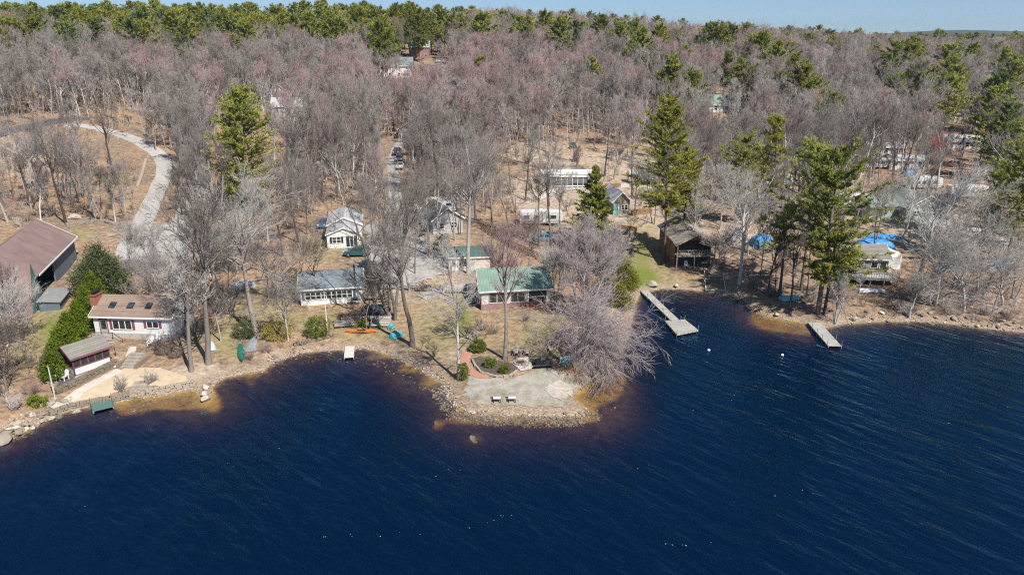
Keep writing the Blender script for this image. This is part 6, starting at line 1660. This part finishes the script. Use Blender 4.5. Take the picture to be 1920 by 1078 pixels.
LONE = [(245,32,24,4.6,PINE_D,'dark pine rising at the left above the bend of the gravel road'),(318,18,25,6,PINE_F,'spreading pine beside the dark one above the gravel road'),
    (897,106,17,3.2,PINE_Y,'small golden pine alone in the middle of the bare woods'),(1112,104,19,3.4,PINE_Y,'golden topped pine on a tall bare pole in mid woods'),
    (1365,66,18,5,PINE_F,'broad pine left of the skyline gap above the green roofed cabin'),(1286,84,18,4.2,PINE_F,'pine behind red tinged crowns right of mid woods'),
    (1392,110,17,4.2,PINE_F,'pine leaning over the green roofed cabin'),(1441,84,18,3.4,PINE_F,'narrow pine between the cabin and the open woods'),
    (1530,142,19,4.4,PINE_F,'pine with long left bough above the shoreline pair'),(1565,175,17,4.6,PINE_F,'ragged pine right above the shoreline pair'),
    (1650,84,18,4.6,PINE_F,'full pine alone in the grey woods at right'),(1805,80,18,4.6,PINE_Y,'light green pine near the deck house'),
    (1782,136,18,5,PINE_F,'flat tiered pine in front of the hillside deck house'),(1868,160,22,5,PINE_F,'tall pine behind the right edge giant'),
    (1895,190,20,4.4,PINE_D,'dark pine second from the right edge'),(610,32,20,3.4,PINE_D,'dark narrow pine above the left woods'),(1480,60,18,4,PINE_F,'rounded pine right of the skyline clump'),
    (1590,52,19,5,PINE_Y,'light pine group leader on the right skyline'),(500,92,9,2.5,PINE_Y,'young pine deep in the left woods'),(1246,84,15,3,PINE_F,'pine with rusty neighbour on the right slope')]
for i, (a, b, h, w, m, lab) in enumerate(LONE):
    p = top_at(a, b, h); tr, cr = pine_tree(130+i, h, width=w*1.25, cb=.6 if i in (2, 3) else .28, gaps=.15, step=.75, q=11, ln=.8, wd=.24)
    plant('pine_tree', lab, 'tree', p, tr, cr, BARK_DARK, m, 0)

# evergreens of the yards
def green_mass(name, label, cat, px, py, lobes, n, ln, wd, m, seed, stem=True, group=None, fill=.55, clump=.16):
    b = G(px, py); cr = leaf_mass(seed, lobes, n, ln, wd, fill, clump)
    o = thing(name, label, cat, b, 0, group)
    put('crown', cr.mesh('crown', m), o)
    if stem:
        mb = MB(); top = max(l[2] for l in lobes)
        for l in lobes[:12]: mb.tube((l[0], l[1], -.3), (l[0], l[1], l[2]+l[5]*.3), .07+.02*l[5], .03, 6)
        mb.build('trunk', BARK_DARK, o)
    return o
# the tall hedge as a row along its line
hp_ = [G(a, b) for a, b in [(168,585),(152,612),(136,638),(118,660),(104,684),(93,706),(86,728)]]
b0 = hp_[3]; lob = []
for i, p in enumerate(hp_):
    hh = [5.2,5.0,4.6,4.3,4.0,3.7,3.3][i]
    lob.append((p.x-b0.x, p.y-b0.y, p.z-b0.z+hh*.46, 1.5, 1.7, hh*.56, 1))
    if i < 6:
        q = (p+hp_[i+1])/2; lob.append((q.x-b0.x+.25, q.y-b0.y, q.z-b0.z+hh*.38, 1.3, 1.4, hh*.48, 1))
green_mass('arborvitae_hedge', 'tall bright green hedge running from the barn to the shore', 'hedge', 133, 646, lob, 30000, .32, .13, HEDGE_F, 41)
green_mass('yew_tree', 'dark broad yew behind the hedge at the gravel yard', 'tree', 196, 552, [(0,0,3.6,3.7,3.2,4.2,1),(-1.4,-.6,2.2,2.8,2.4,2.6,0),(1.7,-.3,2.2,2.6,2.3,2.6,0)], 16000, .42, .14, YEW_F, 42, fill=.35, clump=.28)
cd = [(1150,520,6.5),(1172,540,5.0),(1132,500,7.5),(1160,575,3.6),(1136,555,4.0)]
for i, (a, b, h) in enumerate(cd):
    green_mass('cedar_tree', ['tall cedar on the left edge of the bright lawn','cedar nearest the lawn behind the silver tree','tallest cedar next to the pointed spruce','low cedar at the lake end of the lawn','low cedar tangled in the grey fan shaped tree'][i], 'tree', a, b,
        [(0,0,h*.46,1.9,1.9,h*.55,1),(.8,-.6,h*.3,1.5,1.4,h*.36,1),(-.9,.3,h*.33,1.4,1.4,h*.38,1)], 6000, .36, .12, CEDAR_F, 50+i, fill=.3, clump=.25)
SH = [('round_shrub','clipped round shrub on the left of the mulch bed','shrub',919,689,.85,.85,.7,1500,SHRUB_F),('round_shrub','smaller round shrub on the right of the mulch bed','shrub',946,699,.65,.65,.55,1200,SHRUB_F),
    ('green_shrub','green shrub at the top of the brick path','shrub',896,660,1.15,1.0,.9,2200,SHRUB_F),('conical_shrub','little upright shrub at the foot of the slender pale tree','shrub',868,712,.7,.7,1.3,1500,SHRUB_F),
    ('green_shrub','round green shrub by the flagpole below the grey roofed cottage','shrub',597,634,1.75,1.6,1.7,4200,SHRUB_F),('rhododendron','dark rhododendron under the big grey oak','shrub',460,632,1.7,1.5,1.3,3200,YEW_F),
    ('forsythia','yellowish forsythia right of the big grey oak','shrub',521,638,2.0,1.6,1.5,2600,FORSY_F),('rhododendron','dark rhododendron left of the green shingled shed','shrub',829,478,1.7,1.5,2.0,3400,YEW_F),
    ('green_shrub','low green shrub right of the orange kayak bank','shrub',688,612,1.3,.6,.6,1500,HEDGE_F),('evergreen_shrub','pine shrub on the leafy bank left of the gravel road','shrub',222,346,2.6,2.2,1.8,3000,PINE_Y),
    ('evergreen_shrub','dark evergreen shrub below the great lone pine','shrub',425,372,3,2.5,2.6,3500,PINE_F),('evergreen_shrub','dark shrub left of the grey roofed cottage','shrub',549,527,1.2,1.1,1.3,1800,YEW_F),
    ('green_shrub','small green tuft at the hedge foot by the flagpole','shrub',72,760,1.2,.8,.7,1200,HEDGE_F)]
for i, (nm, lab, cat, a, b, rx, ry, rz, n, m) in enumerate(SH):
    green_mass(nm, lab, cat, a, b, [(0,0,rz*.75,rx,ry,rz,0)], n, .2, .1, m, 70+i, stem=True, clump=.1)

# leafless shrubs, one by one
BS = [(905,620,2.0,'dark leafless shrub left of the steps of the green roofed house',TWIG_DARK),(925,628,1.7,'leafless brown shrub beside the red maple trunk',TWIG_DARK),(985,602,1.5,'low brown shrub under the windows of the green roofed house',TWIG_DARK),
    (228,736,1.8,'bare shrub on the beach beside the stone steps',TWIG),(282,722,1.6,'bare shrub at the right end of the beach wall',TWIG),(310,668,2.4,'dark brushy shrub above the beach at right',TWIG_DARK),(290,660,2.2,'brown shrub beside the white garden chairs',TWIG_DARK),(332,672,2.0,'tangled shrub left of the leaning oak',TWIG_DARK),
    (470,676,1.3,'reddish shrub at the bow of the grey rowing boat',TWIG_RED),(500,664,1.3,'reddish shrub along the bank of the cove',TWIG_RED),(1112,690,2.2,'brush under the silver purple tree',TWIG_PURPLE),(1095,660,2.6,'pinkish brush right of the yellow canoe',TWIG_PURPLE),(1142,660,2.2,'purple brush at the waterline of the peninsula',TWIG_PURPLE),
    (28,640,3.6,'pale leafless shrub left of the hedge',TWIG_PALE),(55,585,3.4,'grey leafless shrub under the barn roof',TWIG),(8,590,3.8,'tall pale shrub at the left edge',TWIG_PALE),(25,770,2.2,'brush above the rocks at left edge',TWIG_PURPLE),(62,742,2.0,'reddish brush beside the flagpole',TWIG_RED),
    (1560,560,2.2,'grey brush left of the deck cottage',TWIG_PALE),(1690,588,2.2,'tangled brush on the right bank',TWIG_PALE),(1780,590,2.4,'pale brush below the gnarled tree',TWIG_PALE),(1850,592,2.4,'tall weedy brush by the right shore',TWIG_PALE),(1890,600,2.2,'brush at the right edge of the shore',TWIG),
    (1520,566,2.0,'brown brush between the two shoreline pines',TWIG),(1415,545,2.0,'brush in the pine shade at the bay',TWIG_DARK),(1445,560,1.8,'low brush behind the gold shallows',TWIG_DARK),(250,560,3.0,'grey thicket right of the dark yew',TWIG_PALE),(285,545,2.6,'thicket above the brown roofed cottage',TWIG),(420,590,2.6,'tangle of grey brush between the cottages',TWIG),(440,560,2.4,'grey brush below the covered boat',TWIG),
    (985,448,3.4,'red tinged thicket left of the wooden fence end',TWIG_RED),(935,495,3.0,'rusty thicket behind the green metal roof',TWIG_RED),(1040,500,3.2,'rusty thicket behind the right end of the green roof',TWIG_RED)]
for i, (a, b, h, lab, m) in enumerate(BS):
    o = put('bare_shrub', bare_shrub(300+i, h, 14, .55, .014, 7, 6).mesh('bare_shrub', m), None, G(a, b)); T(o, lab, 'shrub')
# ------------------------------------------------------------------ the woods
rng = np.random.default_rng(21)
PROT = []
for i in range(9):
    H = [15,17,19,16,20,14,18,13,17][i]
    PROT.append((H, bare_tree(500+i, H, r=.15+.005*H, wander=.11, spread=[3.6,4.6,5.2,3.0,5.4,3.2,4.2,2.8,4.4][i], cb=[.42,.5,.45,.5,.4,.38,.5,.35,.42][i], n1=12, n2=6, n3=5, n4=2, forks=[3,2,3,0,3,2,0,2,3][i], up=[.3,.18,.22,.3,.12,.3,.2,.3,.15][i], tw=.022)))
KINDS = []
for i, (H, (tr, cr)) in enumerate(PROT):
    KINDS.append((H, tr.mesh('trunk', [BARK, BARK_DARK, BARK_PALE][i % 3]), cr.mesh('crown', [TWIG, TWIG, TWIG_RED, TWIG, TWIG, TWIG, TWIG, TWIG_RED, TWIG][i])))
FARK = []
for i in range(6):
    H = [15,17,18,14,16,19][i]
    tr, cr = bare_tree(540+i, H, r=.17, wander=.11, spread=[3.8,4.8,5.2,3.4,3.4,5.4][i], cb=.4, n1=12, n2=7, n3=6, n4=0, forks=[3,2,3,0,2,3][i], up=[.25,.15,.2,.3,.25,.12][i], tw=.032)
    FARK.append((H, merged(tr, cr, 'far_hardwood', BARK if i % 2 else BARK_PALE, [TWIG, TWIG, TWIG_RED, TWIG, TWIG, TWIG][i])))

# places kept open: roofs, roads, cars and yards seen between the trees (plan-view boxes)
OPEN = [(262,285,322,440,1),(400,205,525,385,.8),(610,383,684,470,1),(726,262,766,410,1),(785,372,858,398,.75),(975,396,1052,424,.75),(1024,306,1102,346,.7),(1145,345,1185,405,.85),(1060,255,1125,305,.8),
    (756,78,814,122,1),(704,100,772,150,.8),(812,104,842,120,.9),(1318,168,1395,215,.7),(1775,205,1810,235,.8),(1785,345,1852,374,.8),(1645,330,1772,412,.6),(1160,430,1250,540,1),
    (1258,400,1335,500,.9),(893,415,1045,482,.8),(1365,425,1445,470,.8),(1180,318,1222,345,.8),(690,405,830,540,.85),(756,236,790,262,.25),(0,225,100,270,.9),(60,420,145,600,.6),(1640,455,1690,505,.8),(195,240,262,300,.85),(100,225,200,262,.8),(545,190,590,222,.6),(495,160,520,185,.2),(1770,255,1840,285,.7)]
def allowed(x, y, z, H):
    bx, by, f = project(x, y, z); tx, ty, _ = project(x, y, z+H*.92)
    for x0, y0, x1, y1, p in OPEN:
        hw = 1.3*F/f
        yy0, yy1 = max(ty, y0), min(by, y1)
        if yy1 > yy0:
            xm = bx + (tx-bx)*((by-(yy0+yy1)/2)/max(by-ty, 1))
            if x0-hw < xm < x1+hw and rng.random() < p: return False
    return True

def cell_points(x0, x1, y0, y1, cell):
    nxx, nyy = int((x1-x0)/cell), int((y1-y0)/cell)
    a, b = np.meshgrid(np.arange(nxx), np.arange(nyy))
    return np.stack([x0 + (a.ravel()+rng.random(a.size))*cell, y0 + (b.ravel()+rng.random(a.size))*cell], 1)

cand = []
for y0, y1, cell in ((118, 175, 4.7), (175, 235, 3.95), (235, 330, 3.6), (330, 450, 4.4)):
    w = 1.1*y1
    cand.append(cell_points(-w, w, y0, y1, cell))
P = np.concatenate(cand)
z = height(P[:, 0], P[:, 1])
bx, by, bf = project(P[:, 0], P[:, 1], z)
# how thickly the woods stand, by region of the plan view
dens = np.ones(len(P))
dens[by > 428] = 0
dens[(by > 400) & (bx > 590)] *= .35
left = bx < 250
dens[left & (by > 235)] *= .62
dens[(bx > 930) & (bx < 1260) & (by > 275)] *= .28
dens[(bx > 1260) & (bx < 1480) & (by > 330)] *= .5
dens[(bx > 1560) & (by > 330)] *= .5
dens[(bx > 1640) & (by > 200) & (by < 330)] *= .85
dens[(bx > 480) & (bx < 720) & (by > 330)] *= .7
dens[(bx > 900) & (bx < 1300) & (by > 215) & (by < 290)] *= .9
dens[(bx > 150) & (bx < 330) & (by > 215) & (by < 275)] *= .2
keep = (rng.random(len(P)) < dens) & (shore_dist(P[:, 0], P[:, 1]) > 20) & (bx > -480) & (bx < 2420)
P, z, bx, by, bf = P[keep], z[keep], bx[keep], by[keep], bf[keep]
sc = rng.uniform(.6, 1.2, len(P)); kd = np.where(rng.random(len(P)) < .07, 2, rng.choice([0, 1, 3, 4, 5, 6, 8], len(P)))
redzone = np.exp(-(((bx-760)/260)**2 + ((by-230)/90)**2)) + .8*np.exp(-(((bx-1330)/120)**2 + ((by-160)/40)**2)) + .5*np.exp(-(((bx-1000)/120)**2+((by-150)/50)**2))
swap = rng.random(len(P)) < redzone*.36
kd[swap] = rng.choice([2, 7], swap.sum())
# a pine belt crowns the ridge on the left: fewer hardwoods there
ridge = (P[:, 1] > 335) & (P[:, 0]/P[:, 1] < -.12)
ok = np.array([allowed(P[i, 0], P[i, 1], z[i], 16*sc[i]) for i in range(len(P))]) & ~(ridge & (rng.random(len(P)) < .9))
P, z, bx, by, bf, sc, kd = P[ok], z[ok], bx[ok], by[ok], bf[ok], sc[ok], kd[ok]
order = np.argsort(bf); inv = (bx[order] > -50) & (bx[order] < 1970); near = order[inv][:255]; rest = np.concatenate([order[inv][255:], order[~inv]])
def zone_of(a):
    if a < 330: return ('bare grey hardwood in the thin woods left of the great lone pine', 'bare hardwoods of the left woods')
    if a < 730: return ('bare grey hardwood in the woods between lone pine and straight driveway', 'bare hardwoods of the middle slope')
    if a < 1250: return ('bare hardwood in the woods right of the straight driveway', 'bare hardwoods above the camp')
    return ('bare hardwood in the camp woods behind the shoreline pines', 'bare hardwoods of the right woods')
for i in near:
    H, tm, cm = KINDS[kd[i]]
    lab, grp = zone_of(bx[i])
    o = plant('bare_tree', lab, 'tree', (P[i, 0], P[i, 1], z[i]), tm, cm, None, None, rng.uniform(0, 6.28), grp)
    o.scale = (sc[i]*rng.uniform(.9, 1.1), sc[i]*rng.uniform(.9, 1.1), sc[i])
# beyond them the mass of far hardwoods
fk = np.array([0, 1, 2, 3, 4, 5, 1, 2, 4])[kd[rest]]
Q = np.column_stack([P[rest], z[rest]]); S = sc[rest]
ex = cell_points(-60, 1100, 450, 1000, 9.5); ez = height(ex[:, 0], ex[:, 1]); ebx, eby, _ = project(ex[:, 0], ex[:, 1], ez)
ke = (ebx < 2350) & (ebx > 600); ex, ez = ex[ke], ez[ke]
Q = np.vstack([Q, np.column_stack([ex, ez])]); S = np.concatenate([S, rng.uniform(.75, 1.15, len(ex))]); fk = np.concatenate([fk, rng.integers(0, 6, len(ex))])
scatter('bare_woods', [k[1] for k in FARK], Q, S, rng.uniform(0, 6.28, len(Q)), fk)

# ---- pines of the skyline and the slopes
PK = []
for i in range(6):
    H = [18,20,22,19,21,17][i]
    tr, cr = pine_tree(600+i, H, cb=[.3,.35,.3,.4,.28,.3][i], width=[5.4,6,6.6,5,6,5.4][i], step=.85, per=6, tufts=10, q=8, ln=1.0, wd=.32, gaps=.12)
    PK.append((H, tr.mesh('trunk', BARK_DARK), cr.mesh('crown', [PINE_F, PINE_Y, PINE_F, PINE_D, PINE_F, PINE_Y][i])))
tops = []
def sky_y(a): return float(np.interp(a, [0,250,450,650,850,1000,1150,1280,1330,1400,1440,1500,1580,1640,1750,1920], [9,8,11,8,14,16,26,48,34,28,52,60,48,62,66,74]))
for n, x0, x1, d0, d1 in ((80,-40,480,3,34),(34,430,720,2,34),(24,700,1000,0,24),(30,990,1290,0,20),(16,1310,1440,0,26),(34,1440,1960,2,24),(20,1480,1920,20,80),(6,1240,1500,40,110)):
    for _ in range(n):
        a = rng.uniform(x0, x1); tops.append((a, sky_y(a) + rng.uniform(d0, d1)))
for a, b in tops:
    k = int(rng.integers(0, 6)); H, tm, cm = PK[k]; s = rng.uniform(.8, 1.12)
    p = top_at(a, b, H*s)
    lab, grp = (('pine in the green belt along the left skyline', 'pines of the left skyline') if a < 720 else ('pine on the middle skyline above the grey woods', 'pines of the middle skyline') if a < 1310 else ('pine on the low skyline at the right', 'pines of the right skyline'))
    o = plant('pine_tree', lab, 'tree', p, tm, cm, None, None, rng.uniform(0, 6.28), grp); o.scale = (s, s, s)
# far pine woods past the ridge
fp = []
c1 = cell_points(-520, 60, 345, 520, 7.5); c2 = cell_points(-100, 1100, 520, 1500, 17)
for c, prob in ((c1, .6), (c2, .6)):
    zz = height(c[:, 0], c[:, 1]); a, b, f = project(c[:, 0], c[:, 1], zz)
    kk = (rng.random(len(c)) < prob) & (a > -450) & (a < 2350)
    if c is c1: kk &= c[:, 0]/c[:, 1] < np.where(rng.random(len(c)) < .5, -.12, -.05)
    fp.append(np.column_stack([c[kk], zz[kk]]))
fp = np.vstack(fp)
PF2 = []
for i in range(4):
    tr, cr = pine_tree(620+i, [18,20,17,21][i], cb=.3, width=5.8, step=1.1, per=6, tufts=8, q=6, ln=1.2, wd=.42, gaps=.12)
    PF2.append(merged(tr, cr, 'far_pine', BARK_DARK, [PINE_F, PINE_D, PINE_Y, PINE_F][i]))
scatter('pine_woods', PF2, fp, rng.uniform(.75, 1.1, len(fp)), rng.uniform(0, 6.28, len(fp)), rng.integers(0, 4, len(fp)))

# ---- undergrowth
UG = [bare_shrub(700+i, [1.6,2.2,1.2,2.8,1.8][i], 9, .6, .016, 5, 4).mesh('undergrowth_kind', [TWIG, TWIG_PALE, TWIG_RED, TWIG, TWIG_DARK][i]) for i in range(5)]
u = np.concatenate([cell_points(-190, 200, 100, 210, 3.6), cell_points(-270, 280, 210, 300, 5)])
uz = height(u[:, 0], u[:, 1]); ua, ub, uf = project(u[:, 0], u[:, 1], uz)
k = (rng.random(len(u)) < .5) & (shore_dist(u[:, 0], u[:, 1]) > 18) & (ub < 430) & (ua > -300) & (ua < 2300)
for x0, y0, x1, y1, p in OPEN:
    k &= ~((ua > x0-8) & (ua < x1+8) & (ub > y0-3) & (ub < y1+12))
k &= ~((ua > 195) & (ua < 330) & (ub > 235) & (ub < 300))
BR = [(330,540,80,40,.5),(430,580,40,50,.6),(430,500,60,40,.5),(30,600,40,60,.5),(20,760,40,25,.5),(60,690,30,40,.25),(1680,560,90,30,.5),(1820,550,100,45,.7),(1480,540,90,40,.5),(1640,585,60,14,.4),(960,500,80,16,.5),(1100,560,50,60,.5),(1130,660,30,40,.5),(560,650,60,8,.4),(800,650,30,12,.3),(840,690,20,14,.4),(690,595,60,20,.3),(260,540,40,20,.5),(1850,600,80,12,.6),(1350,510,50,16,.25),(1220,420,50,20,.3)]
u2 = cell_points(-90, 110, 74, 136, 1.5); z2 = height(u2[:, 0], u2[:, 1]); a2, b2, f2 = project(u2[:, 0], u2[:, 1], z2)
p2 = np.zeros(len(u2))
for ax_, ay_, rx_, ry_, s_ in BR: p2 += s_*np.exp(-(((a2-ax_)/rx_)**2 + ((b2-ay_)/ry_)**2))
k2 = (rng.random(len(u2)) < p2) & (shore_dist(u2[:, 0], u2[:, 1]) > .8)
for x0, y0, x1, y1 in ((170,550,330,665),(555,485,690,580),(890,490,1035,590),(835,455,925,512),(1255,470,1340,505),(1575,460,1670,552),(60,420,150,600),(100,640,215,715)):
    k2 &= ~((a2 > x0) & (a2 < x1) & (b2 > y0) & (b2 < y1))
UP = np.vstack([np.column_stack([u[k], uz[k]]), np.column_stack([u2[k2], z2[k2]])]); nU = len(UP)
US = np.concatenate([rng.uniform(.6, 1.3, k.sum()), rng.uniform(.35, .95, k2.sum())])
scatter('undergrowth', UG, UP, US, rng.uniform(0, 6.28, nU), rng.integers(0, 5, nU))
# saplings fill the woods between the big trunks
SAP = []
for i in range(5):
    tr, cr = bare_tree(740+i, [6,8,5,9,7][i], r=.055, spread=[1.4,1.8,1.3,2.0,1.6][i], cb=.25, n1=9, n2=5, n3=5, n4=0, forks=0, up=.3, tw=.024)
    SAP.append(merged(tr, cr, 'sapling', [BARK, BARK_PALE][i % 2], [TWIG, TWIG, TWIG_RED, TWIG, TWIG_PALE][i]))
u = np.concatenate([cell_points(-200, 210, 116, 215, 3.2), cell_points(-330, 340, 215, 350, 4.0)])
uz = height(u[:, 0], u[:, 1]); ua, ub, uf = project(u[:, 0], u[:, 1], uz)
k = (rng.random(len(u)) < .8) & (shore_dist(u[:, 0], u[:, 1]) > 20) & (ub < 425) & (ua > -300) & (ua < 2300)
k &= ~((ua > 930) & (ua < 1260) & (ub > 275) & (rng.random(len(u)) < .85)) & ~((ua < 250) & (ub > 235) & (rng.random(len(u)) < .4)) & ~((ua > 1560) & (ub > 330) & (rng.random(len(u)) < .5)) & ~((ua > 1260) & (ua < 1480) & (ub > 330) & (rng.random(len(u)) < .5))
k &= np.array([allowed(u[i, 0], u[i, 1], uz[i], 6) for i in range(len(u))])
scatter('saplings', SAP, np.column_stack([u[k], uz[k]]), rng.uniform(.7, 1.25, k.sum()), rng.uniform(0, 6.28, k.sum()), rng.integers(0, 5, k.sum()))
scene.cycles.use_denoising = False; scene.cycles.filter_width = 1.15
